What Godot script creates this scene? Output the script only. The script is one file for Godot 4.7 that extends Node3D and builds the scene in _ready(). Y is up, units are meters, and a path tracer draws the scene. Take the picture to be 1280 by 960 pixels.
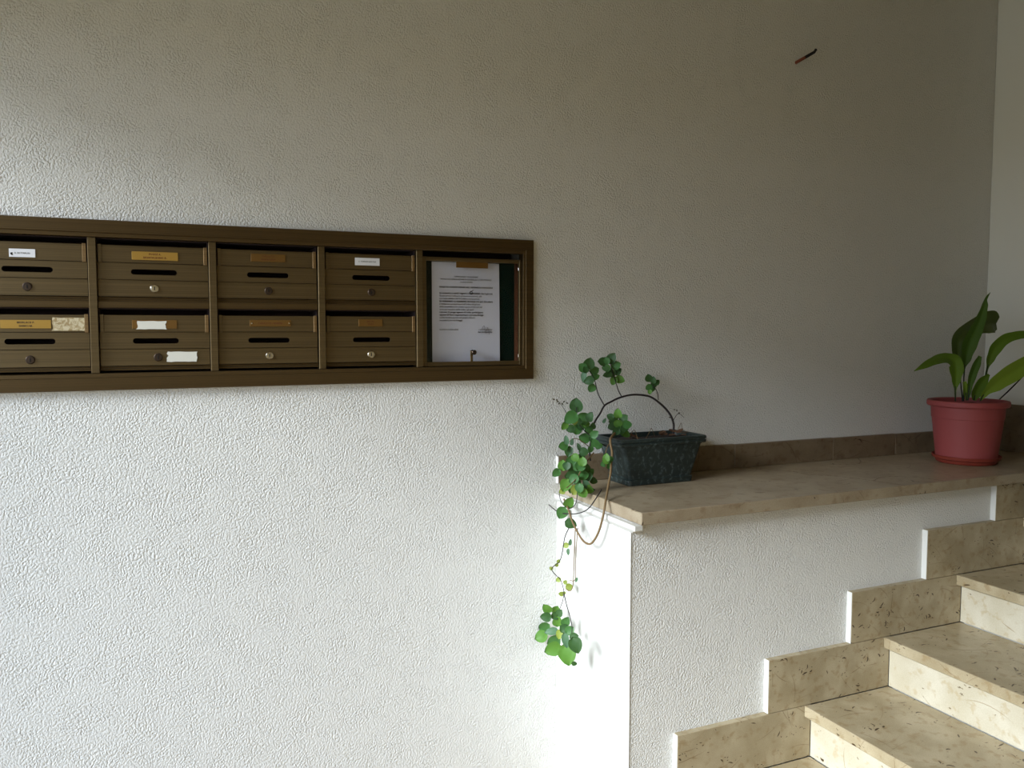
extends Node3D

# ---------- dimensions recovered from the photograph (metres; y = 0 is the lowest tread in view) ----------
const RISE := 0.17
const GOING := 0.3343
const NOSE_X := 0.1393        # nosing of tread 0
const LIP := 0.028            # how far a tread juts out past its riser
const SKIRT_X := -0.3389      # left end of skirting slab 0
const SKIRT_Z := 0.481        # face of the skirting slabs
const LOW_Z := 0.461          # face of the low wall
const LOW_X := -0.158         # free end of the low wall
const LEDGE_Y := 0.848
const LEDGE_Z := 0.502
const RIGHT_X := 1.8914
const FLOOR_Y := -0.17
const CEIL_Y := 2.95
const DOOR_X := -2.25         # inner face of the entrance wall
const STAIR_Z := 1.9
const FRONT_Z := 3.1

const SKY_ENERGY := 3.45
const EXPOSURE := 1.0
const SUN_ENERGY := 2.12
const SUN_SIZE := 24.0
const SUN_DIR := Vector3(0.8721, -0.4384, -0.2174)
const LINTEL := 2.16

var rng := RandomNumberGenerator.new()
var used := {}
var M := {}
var leaf_shapes := []
var green := []


func _ready() -> void:
	rng.seed = 11
	light_and_camera()
	make_materials()
	build_shell()
	build_stairs()
	build_ledge()
	build_mailboxes()
	build_notice_case()
	build_trailing_plant()
	build_pot_plant()
	build_wall_stub()


func light_and_camera() -> void:
	var cam := Camera3D.new()
	cam.name = "camera"
	cam.position = Vector3(-1.3865, 1.3597, 2.4227)
	cam.rotation = Vector3(-0.0674, -0.4133, 0.0002)
	cam.fov = rad_to_deg(2.0 * atan(480.0 / 1028.3))
	cam.near = 0.02
	cam.far = 200.0
	add_child(cam)
	cam.make_current()

	var env := Environment.new()
	var sky := Sky.new()
	var air := ProceduralSkyMaterial.new()
	air.sky_top_color = Color(0.62, 0.72, 0.85)
	air.sky_horizon_color = Color(0.86, 0.90, 0.95)
	air.sky_curve = 0.2
	air.ground_horizon_color = Color(0.50, 0.47, 0.40)
	air.ground_bottom_color = Color(0.42, 0.39, 0.33)
	air.sky_energy_multiplier = 1.0
	sky.sky_material = air
	env.background_mode = Environment.BG_SKY
	env.sky = sky
	env.background_energy_multiplier = SKY_ENERGY
	env.tonemap_mode = Environment.TONE_MAPPER_LINEAR
	env.tonemap_exposure = EXPOSURE
	env.sdfgi_enabled = true
	env.ssao_enabled = true
	env.ssil_enabled = true
	var world := WorldEnvironment.new()
	world.name = "world"
	world.environment = env
	add_child(world)

	# hazy daylight that comes in low through the entrance on the left
	var sun := DirectionalLight3D.new()
	sun.name = "sun"
	sun.light_energy = SUN_ENERGY
	sun.light_color = Color(0.934, 0.968, 1.0)
	sun.light_angular_distance = SUN_SIZE
	sun.shadow_enabled = true
	sun.sky_mode = DirectionalLight3D.SKY_MODE_LIGHT_ONLY
	add_child(sun)
	sun.look_at_from_position(Vector3.ZERO, SUN_DIR, Vector3.UP)


# ---------- names, labels, nodes ----------
func numbered(called: String) -> String:
	var n: int = used.get(called, 0)
	used[called] = n + 1
	return called if n == 0 else "%s_%03d" % [called, n]


func tag(o: Node3D, label := "", category := "", group := "", kind := "") -> Node3D:
	if label: o.set_meta("label", label)
	if category: o.set_meta("category", category)
	if group: o.set_meta("group", group)
	if kind: o.set_meta("kind", kind)
	return o


func base(called: String, at := Vector3.ZERO) -> Node3D:
	var o := Node3D.new()
	o.name = numbered(called)
	add_child(o)
	o.position = at
	return o


func put(called: String, mesh: Mesh, m: Material, parent: Node3D = null) -> MeshInstance3D:
	var o := MeshInstance3D.new()
	o.name = numbered(called) if parent == null else called
	o.mesh = mesh
	if m: o.material_override = m
	if parent == null: add_child(o)
	else: parent.add_child(o, true)
	return o


# ---------- shapes ----------
func begin() -> SurfaceTool:
	var st := SurfaceTool.new()
	st.begin(Mesh.PRIMITIVE_TRIANGLES)
	return st


func done(st: SurfaceTool) -> ArrayMesh:
	st.generate_normals()
	return st.commit()


func tri(st: SurfaceTool, a: Vector3, b: Vector3, c: Vector3, inside: Vector3, g := -1) -> void:
	# wound so that the front looks away from «inside»
	if (c - a).cross(b - a).dot((a + b + c) / 3.0 - inside) < 0.0:
		var t := b
		b = c
		c = t
	for p in [a, b, c]:
		st.set_smooth_group(g)
		st.add_vertex(p)


func quad(st: SurfaceTool, a: Vector3, b: Vector3, c: Vector3, d: Vector3, inside: Vector3, g := -1) -> void:
	tri(st, a, b, c, inside, g)
	tri(st, a, c, d, inside, g)


func box(st: SurfaceTool, lo: Vector3, hi: Vector3, bevel := 0.0) -> void:
	# a box with chamfered edges
	var mid := (lo + hi) / 2.0
	var h := (hi - lo) / 2.0
	var e := minf(bevel, minf(h.x, minf(h.y, h.z)) * 0.9)
	if e <= 0.0:
		for ax in 3:
			for s in [-1.0, 1.0]:
				var u := Vector3.ZERO
				var v := Vector3.ZERO
				var n := Vector3.ZERO
				n[ax] = h[ax] * s
				u[(ax + 1) % 3] = h[(ax + 1) % 3]
				v[(ax + 2) % 3] = h[(ax + 2) % 3]
				quad(st, mid + n - u - v, mid + n + u - v, mid + n + u + v, mid + n - u + v, mid)
		return
	for ax in 3:
		var b := (ax + 1) % 3
		var c := (ax + 2) % 3
		for s in [-1.0, 1.0]:
			var pts := []
			for k in [[-1, -1], [1, -1], [1, 1], [-1, 1]]:
				var p := mid
				p[ax] += h[ax] * s
				p[b] += (h[b] - e) * k[0]
				p[c] += (h[c] - e) * k[1]
				pts.append(p)
			quad(st, pts[0], pts[1], pts[2], pts[3], mid)
			for t in [-1.0, 1.0]:
				# the chamfer between faces b and c, along ax
				var q := []
				for k in [[0, -1], [0, 1], [1, 1], [1, -1]]:
					var p := mid
					p[ax] += (h[ax] - e) * k[1]
					p[b] += (h[b] - (e if k[0] == 0 else 0.0)) * s
					p[c] += (h[c] - (0.0 if k[0] == 0 else e)) * t
					q.append(p)
				quad(st, q[0], q[1], q[2], q[3], mid)
	for sx in [-1.0, 1.0]:
		for sy in [-1.0, 1.0]:
			for sz in [-1.0, 1.0]:
				var k := Vector3(sx, sy, sz)
				tri(st, mid + k * (h - Vector3(0, e, e)), mid + k * (h - Vector3(e, 0, e)), mid + k * (h - Vector3(e, e, 0)), mid)


func box_mesh(lo: Vector3, hi: Vector3, bevel := 0.0) -> ArrayMesh:
	var st := begin()
	box(st, lo, hi, bevel)
	return done(st)


func hexa(st: SurfaceTool, p: Array) -> void:
	# eight corners: bottom ring 0-3, top ring 4-7
	var mid := Vector3.ZERO
	for v in p: mid += v / 8.0
	for f in [[0, 1, 2, 3], [4, 5, 6, 7], [0, 1, 5, 4], [1, 2, 6, 5], [2, 3, 7, 6], [3, 0, 4, 7]]:
		quad(st, p[f[0]], p[f[1]], p[f[2]], p[f[3]], mid)


func lathe(profile: Array, sides := 40, at := Vector3.ZERO, axis := Basis()) -> ArrayMesh:
	# profile: [radius, height, smooth group of the band that starts here]; the profile runs so that its left side is outside
	var st := begin()
	for i in profile.size() - 1:
		var a = profile[i]
		var b = profile[i + 1]
		var g: int = a[2] if a.size() > 2 else 1
		for k in sides:
			var t0 := TAU * k / sides
			var t1 := TAU * (k + 1) / sides
			var p := [Vector3(a[0] * cos(t0), a[1], a[0] * sin(t0)), Vector3(a[0] * cos(t1), a[1], a[0] * sin(t1)), Vector3(b[0] * cos(t1), b[1], b[0] * sin(t1)), Vector3(b[0] * cos(t0), b[1], b[0] * sin(t0))]
			for f in [[0, 1, 2], [0, 2, 3]]:
				if p[f[0]].distance_to(p[f[1]]) < 1e-7 or p[f[1]].distance_to(p[f[2]]) < 1e-7 or p[f[0]].distance_to(p[f[2]]) < 1e-7: continue
				for n in f:
					st.set_smooth_group(g)
					st.add_vertex(at + axis * p[n])
	return done(st)


func tube(st: SurfaceTool, pts: Array, r0: float, r1: float, sides := 7) -> void:
	var rings := []
	for i in pts.size():
		var d: Vector3 = (pts[mini(i + 1, pts.size() - 1)] - pts[maxi(i - 1, 0)]).normalized()
		var u := d.cross(Vector3(0.31, 0.17, 0.93)).normalized()
		var v := d.cross(u)
		var r := lerpf(r0, r1, float(i) / (pts.size() - 1))
		var ring := []
		for k in sides:
			ring.append(pts[i] + (u * cos(TAU * k / sides) + v * sin(TAU * k / sides)) * r)
		rings.append(ring)
	for i in pts.size() - 1:
		var mid: Vector3 = (pts[i] + pts[i + 1]) / 2.0
		for k in sides:
			var n := (k + 1) % sides
			quad(st, rings[i][k], rings[i][n], rings[i + 1][n], rings[i + 1][k], mid, 1)
	for e in [0, pts.size() - 1]:
		var inner: Vector3 = pts[1] if e == 0 else pts[pts.size() - 2]
		for k in sides:
			tri(st, pts[e], rings[e][k], rings[e][(k + 1) % sides], inner, 2)


func smooth_path(pts: Array, step := 0.008) -> Array:
	var c := Curve3D.new()
	for i in pts.size():
		var t: Vector3 = (pts[mini(i + 1, pts.size() - 1)] - pts[maxi(i - 1, 0)]) / 6.0
		c.add_point(pts[i], -t, t)
	c.bake_interval = step
	return Array(c.get_baked_points())


func plain(col: Color, rough := 0.7, metal := 0.0, spec := 0.5) -> StandardMaterial3D:
	var m := StandardMaterial3D.new()
	m.albedo_color = col
	m.roughness = rough
	m.metallic = metal
	m.metallic_specular = spec
	return m


func text_on(called: String, words: String, height: float, at: Vector3, m: Material, parent: Node3D, align := HORIZONTAL_ALIGNMENT_CENTER, bold := false, mono := false) -> MeshInstance3D:
	var f := SystemFont.new()
	f.font_names = PackedStringArray(["Droid Sans Mono" if mono else "Droid Sans"])
	f.font_weight = 700 if bold else 400
	var t := TextMesh.new()
	t.font = f
	t.text = words
	t.font_size = 24
	t.pixel_size = height / 17.5   # capital height
	t.depth = 0.0003
	t.curve_step = 4.0
	t.horizontal_alignment = align
	t.vertical_alignment = VERTICAL_ALIGNMENT_CENTER
	var o := put(called, t, m, parent)
	o.position = at
	return o


# ---------- materials ----------
func noise_image(size: int, freq: float, octaves: int, seed_: int, kind := FastNoiseLite.TYPE_SIMPLEX_SMOOTH, warp := 0.0) -> PackedByteArray:
	var n := FastNoiseLite.new()
	n.noise_type = kind
	n.frequency = freq
	n.seed = seed_
	n.fractal_type = FastNoiseLite.FRACTAL_FBM if octaves > 1 else FastNoiseLite.FRACTAL_NONE
	n.fractal_octaves = octaves
	if warp > 0.0:
		n.domain_warp_enabled = true
		n.domain_warp_amplitude = warp
		n.domain_warp_frequency = freq * 0.8
	var im := n.get_seamless_image(size, size, false, false, 0.15)
	im.convert(Image.FORMAT_L8)
	return im.get_data()


func stucco(size: int) -> ImageTexture:
	# sprayed plaster: small flattened grains, pits between them, rougher and smoother patches
	var a := noise_image(size, 0.074, 4, 3)
	var b := noise_image(size, 0.11, 2, 8)
	var c := noise_image(size, 0.007, 3, 21)
	var out := PackedByteArray()
	out.resize(size * size)
	for i in size * size:
		var amp := 0.6 + 0.4 * smoothstep(85.0, 160.0, float(c[i]))
		var grain := clampf((a[i] - 118.0) * 1.15, -75.0, 45.0)
		var pit := 62.0 * smoothstep(138.0, 172.0, float(b[i]))
		out[i] = int(clampf(165.0 + (grain - pit) * amp, 0.0, 255.0))
	return ImageTexture.create_from_image(Image.create_from_data(size, size, false, Image.FORMAT_L8, out))


func fleck(im: Image, size: int, at: Vector2, ang: float, length: float, width: float, col: Color, bend: float) -> void:
	var steps := int(length) + 1
	var p := at
	for s in steps:
		var t := float(s) / steps
		var w := width * sin(PI * clampf(t * 0.9 + 0.06, 0.0, 1.0))
		var n := int(ceil(w))
		for dy in range(-n, n + 1):
			for dx in range(-n, n + 1):
				var r := Vector2(dx, dy).length()
				if r > w + 0.5: continue
				var x := posmod(int(p.x) + dx, size)
				var y := posmod(int(p.y) + dy, size)
				var k := clampf(w + 0.5 - r, 0.0, 1.0) * col.a
				im.set_pixel(x, y, im.get_pixel(x, y).lerp(Color(col.r, col.g, col.b), k))
		p += Vector2(cos(ang), sin(ang))
		ang += bend


func marble(size: int, light: Color, dark: Color, rust: Color, flecks: int, streaks: int, seed_: int) -> ImageTexture:
	# cream limestone: clouds, rusty stains, dark fossil flecks and thin veins
	var a := noise_image(size, 0.006, 4, seed_, FastNoiseLite.TYPE_SIMPLEX_SMOOTH, 40.0)
	var b := noise_image(size, 0.02, 3, seed_ + 5, FastNoiseLite.TYPE_SIMPLEX_SMOOTH, 25.0)
	var c := noise_image(size, 0.2, 2, seed_ + 9)
	var out := PackedByteArray()
	out.resize(size * size * 3)
	for i in size * size:
		var t := clampf((a[i] - 60.0) / 140.0, 0.0, 1.0) * 0.7 + clampf((c[i] - 90.0) / 80.0, 0.0, 1.0) * 0.3
		var col := dark.lerp(light, t).lerp(rust, 0.4 * smoothstep(150.0, 215.0, float(b[i])))
		out[i * 3] = int(clampf(col.r, 0.0, 1.0) * 255.0)
		out[i * 3 + 1] = int(clampf(col.g, 0.0, 1.0) * 255.0)
		out[i * 3 + 2] = int(clampf(col.b, 0.0, 1.0) * 255.0)
	var im := Image.create_from_data(size, size, false, Image.FORMAT_RGB8, out)
	var r := RandomNumberGenerator.new()
	r.seed = seed_
	for i in streaks:
		var ang := r.randf_range(-0.5, 0.5) + (0.0 if r.randf() < 0.7 else 1.3)
		fleck(im, size, Vector2(r.randf(), r.randf()) * size, ang, r.randf_range(60, 190), r.randf_range(0.6, 1.6), Color(rust.r * 0.75, rust.g * 0.7, rust.b * 0.65, r.randf_range(0.12, 0.35)), r.randf_range(-0.008, 0.008))
	for i in flecks:
		var at := Vector2(r.randf(), r.randf()) * size
		var n := 1 if r.randf() < 0.6 else r.randi_range(2, 5)
		for k in n:
			var big := r.randf() < 0.22
			fleck(im, size, at + Vector2(r.randf_range(-22, 22), r.randf_range(-14, 14)), r.randf_range(-0.9, 0.9), r.randf_range(12, 30) if big else r.randf_range(4, 11), r.randf_range(1.6, 3.2) if big else r.randf_range(0.8, 1.6), Color(0.25, 0.18, 0.10, r.randf_range(0.35, 0.9)), r.randf_range(-0.09, 0.09))
	return ImageTexture.create_from_image(im)


func stone(tex: ImageTexture, metres: float, rough: float, off := Vector3.ZERO) -> StandardMaterial3D:
	var m := StandardMaterial3D.new()
	m.albedo_texture = tex
	m.roughness = rough
	m.metallic_specular = 0.45
	m.uv1_triplanar = true
	m.uv1_world_triplanar = true
	m.uv1_triplanar_sharpness = 8.0
	m.uv1_scale = Vector3.ONE / metres
	m.uv1_offset = off
	return m


func brushed(size: int) -> ImageTexture:
	# fine lines drawn along the extruded aluminium
	var im := Image.create(64, size, false, Image.FORMAT_L8)
	var r := RandomNumberGenerator.new()
	r.seed = 4
	for y in size:
		var v := r.randf_range(0.86, 1.0)
		for x in 64:
			var k := v * r.randf_range(0.985, 1.0)
			im.set_pixel(x, y, Color(k, k, k))
	return ImageTexture.create_from_image(im)


func grime(size: int, low: float, high: float, freq: float, seed_: int, a: Color, b: Color) -> ImageTexture:
	var n := noise_image(size, freq, 4, seed_, FastNoiseLite.TYPE_SIMPLEX_SMOOTH, 30.0)
	var out := PackedByteArray()
	out.resize(size * size * 3)
	for i in size * size:
		var col := a.lerp(b, smoothstep(low, high, float(n[i])))
		out[i * 3] = int(col.r * 255.0)
		out[i * 3 + 1] = int(col.g * 255.0)
		out[i * 3 + 2] = int(col.b * 255.0)
	return ImageTexture.create_from_image(Image.create_from_data(size, size, false, Image.FORMAT_RGB8, out))


func make_materials() -> void:
	var bumps := stucco(2048)
	var w := plain(Color(0.885, 0.88, 0.86), 0.85, 0.0, 0.3)
	w.heightmap_enabled = true
	w.heightmap_texture = bumps
	w.heightmap_scale = 0.31
	w.uv1_triplanar = true
	w.uv1_world_triplanar = true
	w.uv1_triplanar_sharpness = 8.0
	w.uv1_scale = Vector3(1.0, 0.92, 1.0) / 1.25
	M.stucco = w
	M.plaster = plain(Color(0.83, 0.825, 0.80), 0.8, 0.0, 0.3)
	M.light_wall = plain(Color(0.93, 0.925, 0.885), 0.7, 0.0, 0.3)
	M.ceiling = plain(Color(0.82, 0.77, 0.64), 0.85)
	M.hall = plain(Color(0.76, 0.70, 0.56), 0.85)

	var cream := marble(1024, Color(0.71, 0.655, 0.54), Color(0.61, 0.55, 0.43), Color(0.53, 0.43, 0.28), 250, 80, 31)
	var pale := marble(1024, Color(0.80, 0.77, 0.69), Color(0.73, 0.69, 0.59), Color(0.66, 0.57, 0.42), 90, 60, 47)
	var tan := marble(1024, Color(0.66, 0.605, 0.51), Color(0.57, 0.505, 0.41), Color(0.48, 0.385, 0.28), 50, 110, 63)
	M.tread = []
	M.riser = []
	M.skirt = []
	for k in 6:
		var off := Vector3(0.37 * k, 0.23 * k, 0.41 * k)
		M.tread.append(stone(cream, 1.0, 0.32, off))
		M.riser.append(stone(pale, 1.0, 0.38, off + Vector3(0.2, 0.5, 0.1)))
		M.skirt.append(stone(cream, 0.8, 0.4, off + Vector3(0.6, 0.1, 0.7)))
	M.ledge = stone(tan, 1.1, 0.34, Vector3(0.1, 0.3, 0.55))
	M.ledge_skirt = [stone(tan, 0.9, 0.42, Vector3(0.5, 0.2, 0.1)), stone(tan, 0.9, 0.42, Vector3(0.2, 0.7, 0.4)), stone(tan, 0.9, 0.42, Vector3(0.9, 0.4, 0.8))]
	for m in M.ledge_skirt: m.albedo_color = Color(0.80, 0.77, 0.74)
	M.vein = plain(Color(0.42, 0.345, 0.27), 0.4)
	M.joint = plain(Color(0.33, 0.27, 0.2), 0.9)
	M.floor = stone(cream, 1.3, 0.3)
	M.floor.albedo_color = Color(0.92, 0.86, 0.78)
	M.paving = plain(Color(0.62, 0.58, 0.50), 0.9)

	var lines := brushed(256)
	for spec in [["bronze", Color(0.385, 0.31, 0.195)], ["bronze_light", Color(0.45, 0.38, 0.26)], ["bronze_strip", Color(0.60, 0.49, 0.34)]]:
		var m := plain(spec[1], 0.4, 0.75)
		m.albedo_texture = lines
		m.uv1_triplanar = true
		m.uv1_world_triplanar = true
		m.uv1_scale = Vector3(3.0, 3.0, 3.0)
		M[spec[0]] = m
	M.dark_inside = plain(Color(0.24, 0.18, 0.18), 0.9)
	M.brass = plain(Color(0.70, 0.55, 0.25), 0.38, 0.4)
	M.brass_dull = plain(Color(0.47, 0.34, 0.15), 0.45, 0.5)
	M.chrome = plain(Color(0.86, 0.84, 0.80), 0.18, 1.0)
	M.lock = plain(Color(0.32, 0.27, 0.23), 0.35, 0.8)
	M.hole = plain(Color(0.03, 0.025, 0.02), 0.9)
	M.ink = plain(Color(0.12, 0.10, 0.10), 0.8)
	M.engraved = plain(Color(0.36, 0.16, 0.05), 0.8)
	M.white_label = plain(Color(0.90, 0.90, 0.91), 0.6)
	M.tape = plain(Color(0.86, 0.85, 0.80), 0.7)
	M.worn_paper = plain(Color(1, 1, 1), 0.8)
	M.worn_paper.albedo_texture = grime(128, 80.0, 190.0, 0.07, 5, Color(0.80, 0.75, 0.62), Color(0.62, 0.53, 0.37))
	M.worn_paper.uv1_triplanar = true
	M.worn_paper.uv1_scale = Vector3(9, 9, 9)
	M.paper = plain(Color(0.86, 0.87, 0.93), 0.75)
	M.green_board = plain(Color(0.03, 0.12, 0.10), 0.95, 0.0, 0.1)
	M.case_wood = plain(Color(0.33, 0.20, 0.13), 0.7, 0.0, 0.2)
	var g := plain(Color(0.02, 0.02, 0.02, 0.03), 0.03, 0.0, 0.25)
	g.transparency = BaseMaterial3D.TRANSPARENCY_ALPHA
	M.glass = g

	var tub := plain(Color(1, 1, 1), 0.5)
	tub.albedo_texture = grime(512, 120.0, 235.0, 0.03, 17, Color(0.135, 0.18, 0.17), Color(0.35, 0.40, 0.40))
	tub.uv1_triplanar = true
	tub.uv1_scale = Vector3(3.4, 2.8, 3.4)
	M.tub = tub
	M.soil = plain(Color(0.16, 0.12, 0.09), 0.95)
	M.dry_leaf = plain(Color(0.34, 0.23, 0.15), 0.9)
	M.terracotta = plain(Color(0.62, 0.285, 0.28), 0.6)
	M.saucer = plain(Color(0.54, 0.21, 0.15), 0.6)
	M.rust = plain(Color(0.50, 0.26, 0.18), 0.8)
	M.black_tip = plain(Color(0.07, 0.055, 0.05), 0.7)
	M.dark_stem = plain(Color(0.155, 0.125, 0.125), 0.7)
	M.brown_stem = plain(Color(0.46, 0.37, 0.24), 0.75)
	M.green_stem = plain(Color(0.10, 0.13, 0.07), 0.6)
	for c in [Color(0.235, 0.41, 0.205), Color(0.175, 0.31, 0.16), Color(0.32, 0.49, 0.19), Color(0.29, 0.42, 0.31), Color(0.52, 0.57, 0.24), Color(0.20, 0.14, 0.12)]:
		var m := plain(c, 0.5, 0.0, 0.4)
		m.backlight_enabled = true
		m.backlight = Color(0.24, 0.30, 0.08)
		green.append(m)
	M.blade = []
	for c in [Color(0.25, 0.37, 0.12), Color(0.27, 0.32, 0.14), Color(0.36, 0.48, 0.13), Color(0.48, 0.58, 0.18)]:
		var m := plain(c, 0.42, 0.0, 0.45)
		m.backlight_enabled = true
		m.backlight = Color(0.22, 0.29, 0.07)
		M.blade.append(m)


# ---------- the room ----------
func struct(called: String, mesh: Mesh, m: Material, label := "", parent: Node3D = null) -> MeshInstance3D:
	var o := put(called, mesh, m, parent)
	if parent == null: tag(o, label, called.split("_")[0], "", "structure")
	return o


func build_shell() -> void:
	var st := begin()
	# back wall with the recess for the mailboxes
	box(st, Vector3(-2.45, -0.37, -0.22), Vector3(-1.85, 3.1, 0))
	box(st, Vector3(-0.262, -0.37, -0.22), Vector3(3.5, 3.1, 0))
	box(st, Vector3(-1.85, -0.37, -0.22), Vector3(-0.262, 1.204, 0))
	box(st, Vector3(-1.85, 1.634, -0.22), Vector3(-0.262, 3.1, 0))
	box(st, Vector3(-1.85, 1.204, -0.22), Vector3(-0.262, 1.634, -0.16))
	struct("wall_back", done(st), M.stucco, "rough white stucco wall behind the mailboxes and the ledge")
	# the entrance wall: an opening on the left that lets the daylight in
	st = begin()
	box(st, Vector3(DOOR_X - 0.2, -0.37, 0), Vector3(DOOR_X, 3.1, 0.1))
	box(st, Vector3(DOOR_X - 0.2, -0.37, 2.9), Vector3(DOOR_X, 3.1, FRONT_Z + 0.2))
	box(st, Vector3(DOOR_X - 0.2, LINTEL, 0.1), Vector3(DOOR_X, 3.1, 2.9))
	struct("wall_left", done(st), M.hall, "plain plaster wall with the wide entrance opening, left of the mailboxes")
	st = begin()
	box(st, Vector3(DOOR_X, -0.37, FRONT_Z), Vector3(0.06, 3.1, FRONT_Z + 0.2))
	box(st, Vector3(0.06, -0.37, STAIR_Z), Vector3(0.26, 3.1, FRONT_Z + 0.2))
	box(st, Vector3(0.26, -0.37, STAIR_Z), Vector3(3.5, 3.1, STAIR_Z + 0.2))
	struct("wall_front", done(st), M.hall, "plain plaster wall facing the mailboxes and closing the stairwell")
	st = begin()
	box(st, Vector3(RIGHT_X, 0.6, 0), Vector3(2.05, CEIL_Y, 0.5), 0.004)
	box(st, Vector3(3.3, 0.6, 0), Vector3(3.5, CEIL_Y, STAIR_Z))
	struct("wall_right", done(st), M.light_wall, "smooth light plaster wall at the right end of the ledge, behind the red pot")
	struct("baseboard_right", box_mesh(Vector3(RIGHT_X - 0.012, LEDGE_Y, 0.016), Vector3(RIGHT_X, 1.045, 0.5), 0.002), M.ledge_skirt[1], "marble slab along the foot of the smooth right wall")
	struct("ceiling", box_mesh(Vector3(-2.45, CEIL_Y, -0.22), Vector3(3.5, 3.15, FRONT_Z + 0.2)), M.ceiling, "plain plaster ceiling over the entrance hall")
	struct("floor", box_mesh(Vector3(-2.45, -0.37, 0), Vector3(3.5, FLOOR_Y, FRONT_Z)), M.floor, "marble floor of the entrance hall")
	struct("ground", box_mesh(Vector3(-26, -0.5, -14), Vector3(-2.45, -0.2, 18)), M.paving, "pale paving outside the entrance")


func build_stairs() -> void:
	# low wall beside the stairs
	var low := struct("wall_low", box_mesh(Vector3(LOW_X, FLOOR_Y, 0), Vector3(1.84, LEDGE_Y - 0.036, LOW_Z), 0.003), M.stucco, "low white stucco wall carrying the marble ledge beside the stairs")
	var st := begin()
	# the plaster bead under the free end of the ledge: a bevelled strip
	var y1 := LEDGE_Y - 0.036
	hexa(st, [Vector3(LOW_X - 0.001, y1 - 0.027, 0), Vector3(LOW_X - 0.001, y1 - 0.027, LOW_Z + 0.004), Vector3(LOW_X + 0.012, y1 - 0.027, LOW_Z + 0.004), Vector3(LOW_X + 0.012, y1 - 0.027, 0), Vector3(LOW_X - 0.012, y1 - 0.014, 0), Vector3(LOW_X - 0.012, y1 - 0.014, LEDGE_Z - 0.002), Vector3(LOW_X + 0.012, y1 - 0.014, LEDGE_Z - 0.002), Vector3(LOW_X + 0.012, y1 - 0.014, 0)])
	box(st, Vector3(LOW_X - 0.012, y1 - 0.014, 0), Vector3(LOW_X + 0.012, y1 - 0.0005, LEDGE_Z - 0.002))
	put("plaster_moulding", done(st), M.plaster, low)
	put("plaster_end", box_mesh(Vector3(LOW_X - 0.004, FLOOR_Y, 0), Vector3(LOW_X, y1 - 0.027, LOW_Z + 0.002), 0.002), M.plaster, low)

	var stairs := base("staircase")
	tag(stairs, "cream marble staircase with brown flecks climbing to the right along the low wall", "stairs", "", "structure")
	st = begin()
	for k in 6:
		var x0 := NOSE_X + k * GOING + LIP + 0.02
		var x1 := 3.3 if k == 5 else x0 + GOING
		box(st, Vector3(x0, FLOOR_Y, SKIRT_Z), Vector3(x1, k * RISE - 0.036, STAIR_Z))
	put("stair_core", done(st), M.plaster, stairs)
	for k in 6:
		var x0 := NOSE_X + k * GOING
		var x1 := 3.3 if k == 5 else x0 + GOING + LIP - 0.001
		var z0 := LEDGE_Z + 0.001 if k == 5 else SKIRT_Z + 0.0005
		put("tread", box_mesh(Vector3(x0, k * RISE - 0.035, z0), Vector3(x1, k * RISE, STAIR_Z - 0.001), 0.0022), M.tread[k], stairs)
		put("riser", box_mesh(Vector3(x0 + LIP, (k - 1) * RISE + 0.0012, SKIRT_Z + 0.0005), Vector3(x0 + LIP + 0.019, k * RISE - 0.0355, STAIR_Z - 0.001), 0.001), M.riser[k], stairs)

	var skirting := base("baseboard_stairs")
	tag(skirting, "stepped skirting of cream marble slabs along the foot of the low wall", "baseboard", "", "structure")
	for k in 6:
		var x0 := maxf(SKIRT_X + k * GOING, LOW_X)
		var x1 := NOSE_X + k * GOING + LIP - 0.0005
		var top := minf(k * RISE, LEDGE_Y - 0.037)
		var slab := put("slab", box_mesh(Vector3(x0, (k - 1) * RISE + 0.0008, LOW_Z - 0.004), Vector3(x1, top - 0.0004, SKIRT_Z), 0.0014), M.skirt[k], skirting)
		# a thin white cap covers the free end of the slab
		put("white_edge", box_mesh(Vector3(x0 - 0.0018, (k - 1) * RISE + 0.001, LOW_Z - 0.003), Vector3(x0 + 0.0004, top - 0.0006, SKIRT_Z - 0.0006), 0.0005), M.plaster, slab)


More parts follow.
